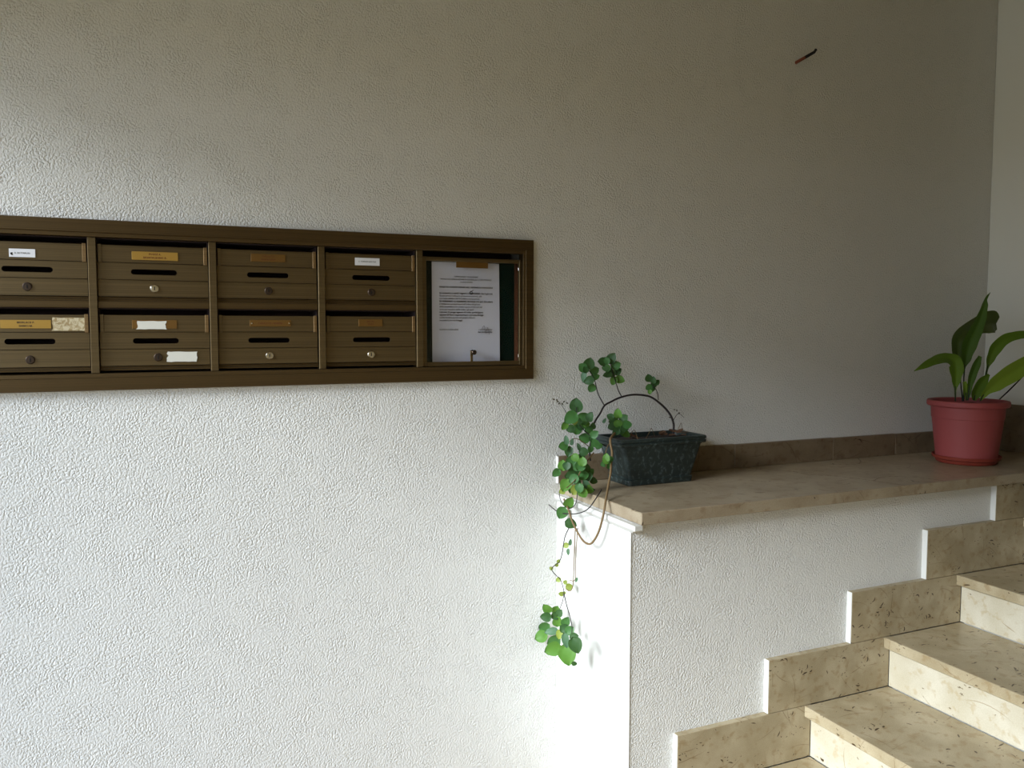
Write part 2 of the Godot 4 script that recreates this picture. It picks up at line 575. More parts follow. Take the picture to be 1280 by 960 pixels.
func build_ledge() -> void:
	var ledge := base("marble_ledge")
	tag(ledge, "long beige marble slab lying on the low wall, under both plant pots", "ledge", "", "structure")
	put("slab", box_mesh(Vector3(-0.1512, LEDGE_Y - 0.0355, 0.0), Vector3(RIGHT_X, LEDGE_Y, LEDGE_Z), 0.0022), M.ledge, ledge)
	for path in [[Vector2(0.60, 0.03), Vector2(0.70, 0.13), Vector2(0.72, 0.22), Vector2(0.79, 0.30), Vector2(0.83, 0.40), Vector2(0.86, 0.5015)], [Vector2(0.83, 0.40), Vector2(0.93, 0.36), Vector2(1.02, 0.42), Vector2(1.05, 0.5015)], [Vector2(0.95, 0.08), Vector2(1.04, 0.12), Vector2(1.10, 0.09), Vector2(1.16, 0.02)], [Vector2(0.33, 0.40), Vector2(0.36, 0.41)]]:
		var c2 := Curve2D.new()
		for i in path.size():
			var t: Vector2 = (path[mini(i + 1, path.size() - 1)] - path[maxi(i - 1, 0)]) / 6.0
			c2.add_point(path[i], -t, t)
		c2.bake_interval = 0.012
		var ps := c2.get_baked_points()
		var st := begin()
		for i in ps.size() - 1:
			var d := (ps[i + 1] - ps[i]).normalized().orthogonal() * (0.0016 + 0.0011 * sin(i * 1.7) + 0.0006 * sin(i * 4.1))
			var a := ps[i] + d * 0.8 * sin(i * 2.3) * 0.6
			var b := ps[i + 1] + d * 0.8 * sin((i + 1) * 2.3) * 0.6
			var y := LEDGE_Y + 0.00025
			hexa(st, [Vector3(a.x - d.x, y - 0.001, a.y - d.y), Vector3(b.x - d.x, y - 0.001, b.y - d.y), Vector3(b.x + d.x, y - 0.001, b.y + d.y), Vector3(a.x + d.x, y - 0.001, a.y + d.y), Vector3(a.x - d.x, y, a.y - d.y), Vector3(b.x - d.x, y, b.y - d.y), Vector3(b.x + d.x, y, b.y + d.y), Vector3(a.x + d.x, y, a.y + d.y)])
		put("vein", done(st), M.vein, ledge)
	var sk := base("baseboard_back")
	tag(sk, "low marble skirting on the stucco wall at the back of the ledge", "baseboard", "", "structure")
	var xs := [-0.1625, 0.56, 1.0335, 1.366, RIGHT_X - 0.001]
	for k in 4:
		if k == 0: put("white_edge", box_mesh(Vector3(xs[0] - 0.0016, LEDGE_Y - 0.001, 0.0), Vector3(xs[0] + 0.001, LEDGE_Y + 0.089, 0.0146), 0.0005), M.plaster, sk)  # thin white cap on the left end of the first slab
		put("slab", box_mesh(Vector3(xs[k] + 0.0006, LEDGE_Y, 0.0), Vector3(xs[k + 1] - 0.0006, LEDGE_Y + 0.0895 - 0.0015 * k, 0.015), 0.0015), M.ledge_skirt[k % 3], sk)


# ---------- mailboxes ----------
const CELL_X := [-1.8067, -1.511, -1.2155, -0.919]
const CELL_W := 0.2755
const CELL_H := 0.1655


func poly_plate(pts: Array, z0: float, z1: float) -> ArrayMesh:
	# a flat outline with thickness
	var st := begin()
	var flat := PackedVector2Array()
	var mid := Vector3.ZERO
	for p in pts:
		flat.append(p)
		mid += Vector3(p.x, p.y, (z0 + z1) / 2.0) / pts.size()
	var ids := Geometry2D.triangulate_polygon(flat)
	for i in ids.size() / 3:
		var a: Vector2 = flat[ids[i * 3]]
		var b: Vector2 = flat[ids[i * 3 + 1]]
		var c: Vector2 = flat[ids[i * 3 + 2]]
		tri(st, Vector3(a.x, a.y, z1), Vector3(b.x, b.y, z1), Vector3(c.x, c.y, z1), Vector3(a.x, a.y, z0))
		tri(st, Vector3(a.x, a.y, z0), Vector3(b.x, b.y, z0), Vector3(c.x, c.y, z0), Vector3(a.x, a.y, z1))
	for i in flat.size():
		var a := flat[i]
		var b := flat[(i + 1) % flat.size()]
		quad(st, Vector3(a.x, a.y, z0), Vector3(b.x, b.y, z0), Vector3(b.x, b.y, z1), Vector3(a.x, a.y, z1), mid)
	return done(st)


func tilted(lo: Vector2, hi: Vector2, z_top: float, z_bottom: float, thick := 0.002) -> ArrayMesh:
	# a strip of sheet metal whose lower edge stands proud
	var st := begin()
	hexa(st, [Vector3(lo.x, lo.y, z_bottom - thick), Vector3(hi.x, lo.y, z_bottom - thick), Vector3(hi.x, lo.y, z_bottom), Vector3(lo.x, lo.y, z_bottom), Vector3(lo.x, hi.y, z_top - thick), Vector3(hi.x, hi.y, z_top - thick), Vector3(hi.x, hi.y, z_top), Vector3(lo.x, hi.y, z_top)])
	return done(st)


func slotted(lo: Vector2, hi: Vector2, z_top: float, z_bottom: float, slot: Rect2) -> ArrayMesh:
	# the same strip with a round-ended slot cut through
	var st := begin()
	var ring := []
	var r := slot.size.y / 2.0
	var cy := slot.position.y + r
	for k in 24:
		var t := TAU * k / 24.0 + TAU / 48.0
		var cx := slot.end.x - r if cos(t) > 0 else slot.position.x + r
		ring.append(Vector2(cx + r * cos(t), cy + r * sin(t)))
	var mid := (lo + hi) / 2.0
	var rim := []
	for p in ring:
		# out to the edge: straight up, down or sideways
		var q: Vector2 = p
		if p.x > slot.end.x - r * 0.55: q = Vector2(hi.x, lerpf(lo.y, hi.y, (p.y - slot.position.y) / slot.size.y))
		elif p.x < slot.position.x + r * 0.55: q = Vector2(lo.x, lerpf(lo.y, hi.y, (p.y - slot.position.y) / slot.size.y))
		else: q = Vector2(p.x, hi.y if p.y > cy else lo.y)
		rim.append(q)
	var at := func(p: Vector2, d: float) -> Vector3: return Vector3(p.x, p.y, lerpf(z_bottom, z_top, (p.y - lo.y) / (hi.y - lo.y)) + d)
	for k in 24:
		var n := (k + 1) % 24
		var deep: Vector3 = at.call((ring[k] + rim[k]) / 2.0, -0.02)
		quad(st, at.call(ring[k], 0), at.call(ring[n], 0), at.call(rim[n], 0), at.call(rim[k], 0), deep)
		if absf(rim[k].x - rim[n].x) > 0.001 and absf(rim[k].y - rim[n].y) > 0.001:
			var corner := Vector2(hi.x if maxf(rim[k].x, rim[n].x) >= hi.x - 1e-6 else lo.x, hi.y if maxf(rim[k].y, rim[n].y) >= hi.y - 1e-6 else lo.y)
			tri(st, at.call(rim[k], 0), at.call(corner, 0), at.call(rim[n], 0), deep)
		# the cut edge, seen inside the slot
		var out2: Vector3 = at.call(ring[k] + (ring[k] - Vector2(clampf(ring[k].x, slot.position.x + r, slot.end.x - r), cy)) * 2.0, -0.001)
		quad(st, at.call(ring[k], 0), at.call(ring[n], 0), at.call(ring[n], -0.003), at.call(ring[k], -0.003), out2)
	quad(st, at.call(lo, 0), at.call(Vector2(hi.x, lo.y), 0), at.call(Vector2(hi.x, lo.y), -0.003), at.call(lo, -0.003), Vector3(mid.x, mid.y, z_top))
	quad(st, at.call(hi, 0), at.call(Vector2(lo.x, hi.y), 0), at.call(Vector2(lo.x, hi.y), -0.003), at.call(hi, -0.003), Vector3(mid.x, mid.y, z_top))
	return done(st)


func lock_on(o: Node3D, at: Vector3, m: Material, label: String) -> void:
	var turn := Basis(Vector3.RIGHT, PI / 2)
	var lk := put("lock", lathe([[0.0128, -0.001, 1], [0.0128, 0.001, 2], [0.0112, 0.0026, 3], [0.0098, 0.0028, 4], [0.0094, 0.0016, 5], [0.0085, 0.0018, 6], [0.0, 0.0020]], 28, Vector3.ZERO, turn), m, o)
	lk.position = at
	lk.scale = Vector3(0.86, 0.86, 1.0)
	if label: tag(lk, label)
	put("keyhole", box_mesh(Vector3(-0.0014, -0.0055, 0.0014), Vector3(0.0014, 0.0055, 0.0030), 0.0004), M.hole, lk)


func make_mailbox(i: int, row: int, label: String) -> Node3D:
	var top := 1.597 if row == 0 else 1.4133
	var o := base("mailbox", Vector3(CELL_X[i], top - CELL_H, 0))
	tag(o, label, "mailbox", "bronze mailboxes in the wall unit")
	var w := CELL_W
	var h := CELL_H
	var st := begin()
	box(st, Vector3(0.001, 0.001, -0.13), Vector3(w - 0.001, h - 0.001, -0.128))
	box(st, Vector3(0.001, 0.001, -0.128), Vector3(0.0025, h - 0.001, -0.006))
	box(st, Vector3(w - 0.0025, 0.001, -0.128), Vector3(w - 0.001, h - 0.001, -0.006))
	box(st, Vector3(0.0025, 0.001, -0.128), Vector3(w - 0.0025, 0.0025, -0.006))
	box(st, Vector3(0.0025, h - 0.0025, -0.128), Vector3(w - 0.0025, h - 0.001, -0.006))
	put("body", done(st), M.dark_inside, o)
	put("name_panel", tilted(Vector2(0.0035, h - 0.0628), Vector2(w - 0.0035, h - 0.0185), -0.0005, 0.0005), M.bronze_light, o)
	put("slot_panel", slotted(Vector2(0.002, h - 0.1078), Vector2(w - 0.002, h - 0.0640), -0.0016, 0.0008, Rect2(w / 2.0 - 0.0567, h - 0.0945, 0.1134, 0.0145)), M.bronze_light, o)
	put("lock_panel", tilted(Vector2(0.002, h - 0.1530), Vector2(w - 0.002, h - 0.1090), -0.0016, 0.0008), M.bronze_light, o)
	put("lip", tilted(Vector2(0.001, h - 0.1600), Vector2(w - 0.001, h - 0.1542), -0.003, -0.0012), M.bronze, o)
	put("sill", tilted(Vector2(0.0, 0.0005), Vector2(w, h - 0.1608), -0.002, 0.0), M.bronze, o)
	for x in [0.0035, w - 0.0125]:
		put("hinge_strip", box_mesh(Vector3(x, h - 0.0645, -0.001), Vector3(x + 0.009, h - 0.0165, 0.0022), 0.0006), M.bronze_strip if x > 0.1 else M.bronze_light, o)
	return o


func name_plate(o: Node3D, lo: Vector2, hi: Vector2, m: Material, label: String, lines: Array, size: float, ink: Material, screws := false, bold := false) -> void:
	# lo and hi in the room; the plate is a part of its mailbox
	var off := Vector2(o.position.x, o.position.y)
	var plate := put("name_plate", box_mesh(Vector3(lo.x - off.x, lo.y - off.y, 0.0002), Vector3(hi.x - off.x, hi.y - off.y, 0.0022), 0.0005), m, o)
	tag(plate, label)
	var mid := (lo + hi) / 2.0 - off
	for k in lines.size():
		var dy := (lines.size() - 1) * 0.5 - k
		text_on("lettering", lines[k], size, Vector3(mid.x, mid.y + dy * size * 1.75, 0.0023), ink, plate, HORIZONTAL_ALIGNMENT_CENTER, bold)
	if screws:
		for x in [lo.x + 0.005, hi.x - 0.005]:
			put("screw", lathe([[0.0026, 0.0, 1], [0.0022, 0.0012, 2], [0.0, 0.0016]], 12, Vector3(x - off.x, mid.y, 0.0022), Basis(Vector3.RIGHT, PI / 2)), M.chrome, plate)


func jagged(lo: Vector2, hi: Vector2, seed_: int) -> Array:
	var r := RandomNumberGenerator.new()
	r.seed = seed_
	var pts := []
	for k in 7: pts.append(Vector2(lerpf(lo.x, hi.x, k / 7.0), lo.y + r.randf() * 0.0012))
	for k in 5: pts.append(Vector2(hi.x - r.randf() * 0.004, lerpf(lo.y, hi.y, k / 5.0)))
	for k in 7: pts.append(Vector2(lerpf(hi.x, lo.x, k / 7.0), hi.y - r.randf() * 0.0012))
	for k in 5: pts.append(Vector2(lo.x + r.randf() * 0.005, lerpf(hi.y, lo.y, k / 5.0)))
	return pts


func sticker(o: Node3D, lo: Vector2, hi: Vector2, z: float, m: Material, label: String, seed_: int) -> MeshInstance3D:
	var off := Vector2(o.position.x, o.position.y)
	var s := put("sticker", poly_plate(jagged(lo - off, hi - off, seed_), z, z + 0.0006), m, o)
	tag(s, label)
	return s


func build_mailboxes() -> void:
	# the frame that holds everything: mitred outer frame, uprights and cross rails
	var f := base("bronze_frame", Vector3(-1.05, 1.2, 0))
	tag(f, "bronze metal frame set in the stucco wall around eight mailboxes and the notice case", "frame")
	var o := f.position
	var st := begin()
	var lo := Vector2(-1.857, 1.1965)
	var hi := Vector2(-0.2545, 1.6415)
	var lo2 := Vector2(-1.8067, 1.2415)
	var hi2 := Vector2(-0.291, 1.597)
	var prof := [[0.0, -0.002], [0.0, 0.0145], [0.05, 0.0175], [0.74, 0.0175], [0.78, 0.0150], [0.98, 0.0145], [1.0, 0.0135], [1.0, -0.02], [0.0, -0.002]]
	for k in prof.size() - 1:
		var rings := []
		for j in 2:
			var t: float = prof[k + j][0]
			var z: float = prof[k + j][1]
			var a := lo.lerp(lo2, t)
			var b := hi.lerp(hi2, t)
			rings.append([Vector3(a.x, a.y, z) - o, Vector3(b.x, a.y, z) - o, Vector3(b.x, b.y, z) - o, Vector3(a.x, b.y, z) - o])
		var am := lo.lerp(lo2, 0.5)
		var bm := hi.lerp(hi2, 0.5)
		var mids := [Vector3((lo.x + hi.x) / 2, am.y, 0), Vector3(bm.x, (lo.y + hi.y) / 2, 0), Vector3((lo.x + hi.x) / 2, bm.y, 0), Vector3(am.x, (lo.y + hi.y) / 2, 0)]
		for s in 4:
			var n := (s + 1) % 4
			quad(st, rings[0][s], rings[0][n], rings[1][n], rings[1][s], mids[s] - o)
	put("outer_frame", done(st), M.bronze, f)
	for x in [-1.521, -1.2255, -0.929, -0.634]:
		st = begin()
		box(st, Vector3(x - 0.0099, 1.2416, -0.03) - o, Vector3(x + 0.0099, 1.5968, 0.0095) - o, 0.0012)
		put("upright", done(st), M.bronze_light, f)
	for x in CELL_X:
		put("cross_rail", box_mesh(Vector3(x + 0.0001, 1.4134, -0.03) - o, Vector3(x + CELL_W - 0.0001, 1.4313, 0.004) - o, 0.001), M.bronze, f)
	put("back_panel", box_mesh(Vector3(-1.84, 1.21, -0.158) - o, Vector3(-0.27, 1.63, -0.133) - o), M.dark_inside, f)

	var b: Node3D
	b = make_mailbox(0, 0, "upper left corner mailbox with a small white printed label above its slot")
	name_plate(b, Vector2(-1.7075, 1.5395), Vector2(-1.6495, 1.5605), M.white_label, "white printed paper label", ["B. BETTARLIN"], 0.0042, M.ink)
	put("emblem", poly_plate([Vector2(0.1022, 0.115), Vector2(0.1052, 0.1125), Vector2(0.1082, 0.1132), Vector2(0.1068, 0.1160), Vector2(0.1078, 0.1192), Vector2(0.1042, 0.1196), Vector2(0.1020, 0.1180)], 0.0022, 0.0025), M.ink, b)
	lock_on(b, Vector3(0.136, CELL_H - 0.131, 0.0005), M.lock, "")
	b = make_mailbox(1, 0, "upper mailbox with a two-line brass plate and a bright chrome lock, second from left")
	name_plate(b, Vector2(-1.4266, 1.5419), Vector2(-1.313, 1.5641), M.brass, "polished brass name plate", ["PUGGI A.", "MONTALBANO B."], 0.0052, M.engraved, false, true)
	lock_on(b, Vector3(0.1375, CELL_H - 0.130, 0.0005), M.chrome, "bright chrome lock")
	b = make_mailbox(2, 0, "upper mailbox with a dull brass plate and dark lock, right of the chrome-locked upper one")
	name_plate(b, Vector2(-1.1232, 1.5473), Vector2(-1.0296, 1.5688), M.brass_dull, "dull brass name plate", ["CAPELLETTI", "MARIA LUISA"], 0.0048, M.engraved)
	lock_on(b, Vector3(0.1385, CELL_H - 0.131, 0.0005), M.lock, "")
	b = make_mailbox(3, 0, "upper mailbox with a plain white printed label, next to the notice case")
	name_plate(b, Vector2(-0.8295, 1.5458), Vector2(-0.7557, 1.5678), M.white_label, "white printed paper label", ["F. FERRARI-MARTINI"], 0.0042, M.ink)
	lock_on(b, Vector3(0.138, CELL_H - 0.130, 0.0005), M.lock, "")
	b = make_mailbox(0, 1, "lower left corner mailbox with a long brass plate beside a worn paper label")
	name_plate(b, Vector2(-1.733, 1.3595), Vector2(-1.6202, 1.3812), M.brass, "polished brass name plate", ["MORLACK P.", "DANCI M."], 0.0050, M.ink, false, true)
	sticker(b, Vector2(-1.6196, 1.3530), Vector2(-1.5409, 1.3880), 0.0008, M.worn_paper, "worn yellowed paper label", 3)
	lock_on(b, Vector3(0.1365, CELL_H - 0.134, 0.0005), M.lock, "")
	b = make_mailbox(1, 1, "lower mailbox with white tape over its brass plate and another strip beside the lock")
	name_plate(b, Vector2(-1.4308, 1.3590), Vector2(-1.32, 1.3820), M.brass_dull, "brass name plate half covered by tape", [], 0.005, M.ink)
	sticker(b, Vector2(-1.4221, 1.3566), Vector2(-1.3458, 1.3799), 0.0023, M.tape, "torn white tape across the name plate", 5)
	sticker(b, Vector2(-1.3483, 1.2684), Vector2(-1.2698, 1.2970), 0.0012, M.tape, "white paper strip beside the lock", 9)
	lock_on(b, Vector3(0.1417, CELL_H - 0.1315, 0.0005), M.lock, "")
	b = make_mailbox(2, 1, "lower mailbox with a long screwed-on dull plate and a bright ringed lock")
	name_plate(b, Vector2(-1.1302, 1.3654), Vector2(-1.0172, 1.3833), M.brass_dull, "dull brass plate with two screws", ["CANALETTI - MARINI"], 0.0052, M.engraved, true)
	lock_on(b, Vector3(0.138, CELL_H - 0.1305, 0.0005), M.chrome, "bright chrome lock")
	b = make_mailbox(3, 1, "lower mailbox with a small dark brass plate, next to the notice case")
	name_plate(b, Vector2(-0.8211, 1.3658), Vector2(-0.7486, 1.387), M.brass_dull, "small dark brass plate", ["RICCI M.", "ROSSI"], 0.0044, M.engraved)
	lock_on(b, Vector3(0.1355, CELL_H - 0.131, 0.0005), M.chrome, "bright chrome lock")


func build_notice_case() -> void:
	var o := base("notice_case", Vector3(-0.457, 1.2425, 0))
	tag(o, "glazed notice case with a bronze frame at the right end of the mailbox unit", "notice case")
	var p := o.position
	var st := begin()
	# door frame
	box(st, Vector3(-0.6235, 1.2425, -0.012) - p, Vector3(-0.6095, 1.579, 0.0) - p, 0.001)
	box(st, Vector3(-0.2985, 1.2425, -0.012) - p, Vector3(-0.2915, 1.579, 0.0) - p, 0.001)
	box(st, Vector3(-0.6095, 1.567, -0.012) - p, Vector3(-0.2985, 1.579, 0.0) - p, 0.001)
	box(st, Vector3(-0.6095, 1.2425, -0.012) - p, Vector3(-0.2985, 1.2560, 0.0) - p, 0.001)
	put("door_frame", done(st), M.bronze_light, o)
	put("pane", box_mesh(Vector3(-0.6093, 1.2562, -0.009) - p, Vector3(-0.2987, 1.5668, -0.006) - p), M.glass, o)
	st = begin()
	box(st, Vector3(-0.6235, 1.2425, -0.052) - p, Vector3(-0.616, 1.579, -0.0125) - p)
	box(st, Vector3(-0.2985, 1.2425, -0.052) - p, Vector3(-0.2915, 1.579, -0.0125) - p)
	box(st, Vector3(-0.616, 1.573, -0.052) - p, Vector3(-0.2985, 1.579, -0.0125) - p)
	box(st, Vector3(-0.616, 1.2425, -0.052) - p, Vector3(-0.2985, 1.249, -0.0125) - p)
	put("case_sides", done(st), M.case_wood, o)
	put("back_board", box_mesh(Vector3(-0.6158, 1.2492, -0.052) - p, Vector3(-0.2987, 1.5728, -0.040) - p), M.green_board, o)
	put("top_plate", box_mesh(Vector3(-0.5117, 1.5485, -0.0058) - p, Vector3(-0.4046, 1.5672, -0.004) - p, 0.0006), M.brass_dull, o)
	var lk := put("lock", lathe([[0.0078, -0.012, 1], [0.0078, 0.004, 2], [0.0064, 0.0056, 3], [0.0, 0.0058]], 24, Vector3.ZERO, Basis(Vector3.RIGHT, PI / 2)), M.lock, o)
	lk.position = Vector3(-0.4535, 1.2845, -0.004) - p
	put("keyhole", box_mesh(Vector3(-0.001, -0.004, 0.005), Vector3(0.001, 0.004, 0.0062)), M.hole, lk)
	put("lock_strap", box_mesh(Vector3(-0.4655, 1.2525, -0.0058) - p, Vector3(-0.4565, 1.291, -0.0035) - p, 0.0008), M.bronze_light, o)
	for y in [1.545, 1.268]:
		put("hinge_pin", lathe([[0.0026, 0.0, 1], [0.0026, 0.008, 2], [0.0, 0.009]], 12, Vector3(-0.3005, y, -0.001) - p), M.chrome, o)

	# the sheet of paper behind the glass, bowed a little
	var sheet := base("notice_sheet", Vector3(-0.468, 1.2502, -0.034))
	tag(sheet, "typed white notice sheet pinned inside the glazed case", "paper", "")
	st = begin()
	var wave := func(u: float, v: float) -> float: return 0.003 * sin(u * 3.0 + v * 1.3) * (0.4 + 0.6 * v)
	for i in 10:
		for j in 8:
			var c := []
			for k in [[0, 0], [1, 0], [1, 1], [0, 1]]:
				var u: float = (i + k[0]) / 10.0
				var v: float = (j + k[1]) / 8.0
				c.append(Vector3(lerpf(-0.1145, 0.1145, u) + 0.0015 * (1.0 - v), lerpf(0.0, 0.317, v), wave.call(u, v)))
			quad(st, c[0], c[1], c[2], c[3], (c[0] + c[2]) / 2.0 - Vector3(0, 0, 1), 1)
	put("page", done(st), M.paper, sheet)
	var lines := [
		["CONDOMINIO \"VIA ROMANA\"", 0.272, 0.0, 0.0034, false], ["AVVISO DI CONVOCAZIONE DI ASSEMBLEA CONDOMINIALE", 0.2635, 0.0, 0.0036, false], ["in via ordinaria", 0.2555, 0.0, 0.0034, false],
		["OGGETTO: CONVOCAZIONE DELL'ASSEMBLEA ORDINARIA", 0.239, -1.0, 0.0037, true],
		["Si comunica a tutti i signori CONDOMINI che il giorno", 0.220, -1.0, 0.0039, true], ["fissato presso l'ufficio in prima convocazione, alle", 0.2115, -1.0, 0.0036, false],
		["ore dello stabile e IN SECONDA convocazione,", 0.203, -1.0, 0.0037, false], ["SI TERRANNO LE RIUNIONI IN OGGETTO per discutere", 0.1945, -1.0, 0.0039, true],
		["e deliberare sui punti posti all'ordine del giorno", 0.186, -1.0, 0.0036, false], ["della assemblea e le relative spese sostenute nel", 0.1775, -1.0, 0.0037, false],
		["anno per la pulizia delle scale e gli spazi", 0.169, -1.0, 0.0036, false], ["comuni. Si prega ognuno di voler partecipare", 0.1605, -1.0, 0.0038, true],
		["oppure di farsi rappresentare con una delega", 0.152, -1.0, 0.0038, true], ["scritta da altra persona di propria fiducia", 0.1435, -1.0, 0.0036, false], ["secondo le norme di legge", 0.135, -1.0, 0.0036, false],
		["Distinti e cordiali saluti", 0.106, -1.0, 0.0034, false], ["L'amministratore", 0.106, 1.0, 0.0034, false], ["del condominio", 0.098, 1.0, 0.0037, true]]
	for l in lines:
		var side: float = l[2]
		var al := HORIZONTAL_ALIGNMENT_CENTER if side == 0.0 else HORIZONTAL_ALIGNMENT_LEFT if side < 0.0 else HORIZONTAL_ALIGNMENT_RIGHT
		var x := 0.0 if side == 0.0 else -0.090 if side < 0.0 else 0.088
		text_on("lettering", l[0], l[3] * 1.3, Vector3(x, l[1], 0.0034), M.ink, sheet, al, l[4])
	st = begin()
	tube(st, smooth_path([Vector3(0.052, 0.108, 0.0036), Vector3(0.06, 0.118, 0.0036), Vector3(0.066, 0.094, 0.0036), Vector3(0.072, 0.112, 0.0036), Vector3(0.078, 0.09, 0.0036)], 0.003), 0.0004, 0.0004, 4)
	put("signature", done(st), M.ink, sheet)
	st = begin()
	tube(st, smooth_path([Vector3(0.010, 0.222, 0.0036), Vector3(0.016, 0.217, 0.0036), Vector3(0.021, 0.222, 0.0036), Vector3(0.016, 0.227, 0.0036), Vector3(0.011, 0.223, 0.0036), Vector3(0.024, 0.231, 0.0036)], 0.003), 0.0008, 0.0006, 4)
	put("pen_mark", done(st), M.ink, sheet)


# ---------- plants ----------
func rounded_ring(hx: float, hz: float, r: float, y: float, n := 5) -> Array:
	var ring := []
	for c in [[1, 1, 0], [-1, 1, 1], [-1, -1, 2], [1, -1, 3]]:
		for k in n:
			var t: float = PI / 2 * (c[2] + float(k) / (n - 1))
			ring.append(Vector3(c[0] * (hx - r) + r * cos(t), y, c[1] * (hz - r) + r * sin(t)))
	return ring


func loft(rings: Array, groups: Array) -> ArrayMesh:
	# rings run so that the outside is to their left while they climb
	var st := begin()
	for i in rings.size() - 1:
		var n: int = rings[i].size()
		for k in n:
			var m := (k + 1) % n
			for f in [[rings[i][k], rings[i][m], rings[i + 1][m]], [rings[i][k], rings[i + 1][m], rings[i + 1][k]]]:
				for p in f:
					st.set_smooth_group(groups[i])
					st.add_vertex(p)
	return done(st)


func leaf_mesh(kind: int) -> ArrayMesh:
	# one leaf, 1 long from its base along +y, cupped and bent, with a middle rib
	var st := begin()
	var width: float = [0.46, 0.41, 0.26][kind]
	var rows := 9
	var cols := 7
	var at := func(i: int, j: int) -> Vector3:
		var t := float(i) / (rows - 1)
		var s := float(j) / (cols - 1) * 2.0 - 1.0
		var w: float = width * pow(sin(PI * pow(t, 0.85 if kind == 0 else 0.75)), 0.62) if t > 0.0 and t < 1.0 else 0.012
		var z: float = 0.16 * s * s * width - 0.14 * (t - 0.4) * (t - 0.4) * 2.0 + 0.02 * sin(s * 9.0 + t * 11.0) * absf(s)
		return Vector3(s * w, t, z)
	for i in rows - 1:
		for j in cols - 1:
			var a: Vector3 = at.call(i, j)
			var b: Vector3 = at.call(i, j + 1)
			var c: Vector3 = at.call(i + 1, j + 1)
			var d: Vector3 = at.call(i + 1, j)
			quad(st, a, b, c, d, (a + c) / 2.0 - Vector3(0, 0, 1), 1)
	return done(st)


func lf(stem: Node3D, centre: Vector3, length: float, angle: float, kind: int) -> void:
	# a leaf that grows at «angle» on the side of the plant that faces the hall, turned a little at random
	if leaf_shapes.is_empty():
		for k in 3: leaf_shapes.append(leaf_mesh(k))
	var right := Vector3(0.916, 0, 0.402)
	var front := Vector3(-0.402, 0, 0.916)
	var a := deg_to_rad(angle)
	var up := (right * cos(a) + Vector3.UP * sin(a) + front * rng.randf_range(-0.25, 0.35)).normalized()
	var n := (front + Vector3.UP * rng.randf_range(-0.1, 0.7) + Vector3.LEFT * rng.randf_range(-0.3, 0.6)).normalized()
	var side := up.cross(n).normalized()
	n = side.cross(up)
	var shape := 2 if kind == 3 or kind == 5 else rng.randi_range(0, 1)
	var o := put("dry_flower" if kind == 5 else "leaf", leaf_shapes[shape], green[kind], stem)
	o.transform = Transform3D(Basis(side * length, up * length, n * length), centre - up * length / 2.0 - stem.get_parent().position)


func vine(o: Node3D, pts: Array, r: float, m: Material) -> MeshInstance3D:
	var st := begin()
	var local := []
	for p in pts: local.append(p - o.position)
	tube(st, smooth_path(local, 0.007), r * 1.2, r * 0.85, 7)
	return put("vine", done(st), m, o)


func lumpy(hx: float, hz: float, y: float, height: float, seed_: int, round_ := false) -> ArrayMesh:
	var n := FastNoiseLite.new()
	n.frequency = 22.0
	n.seed = seed_
	var st := begin()
	var at := func(i: int, j: int) -> Vector3:
		var u := i / 12.0 * 2.0 - 1.0
		var v := j / 12.0 * 2.0 - 1.0
		var p := Vector2(u, v)
		if round_: p = Vector2(u * sqrt(1.0 - v * v / 2.0), v * sqrt(1.0 - u * u / 2.0))
		return Vector3(p.x * hx, y + n.get_noise_2d(p.x * hx, p.y * hz) * height, p.y * hz)
	for i in 12:
		for j in 12:
			var a: Vector3 = at.call(i, j)
			quad(st, a, at.call(i + 1, j), at.call(i + 1, j + 1), at.call(i, j + 1), a - Vector3(0, 1, 0), 1)
	return done(st)


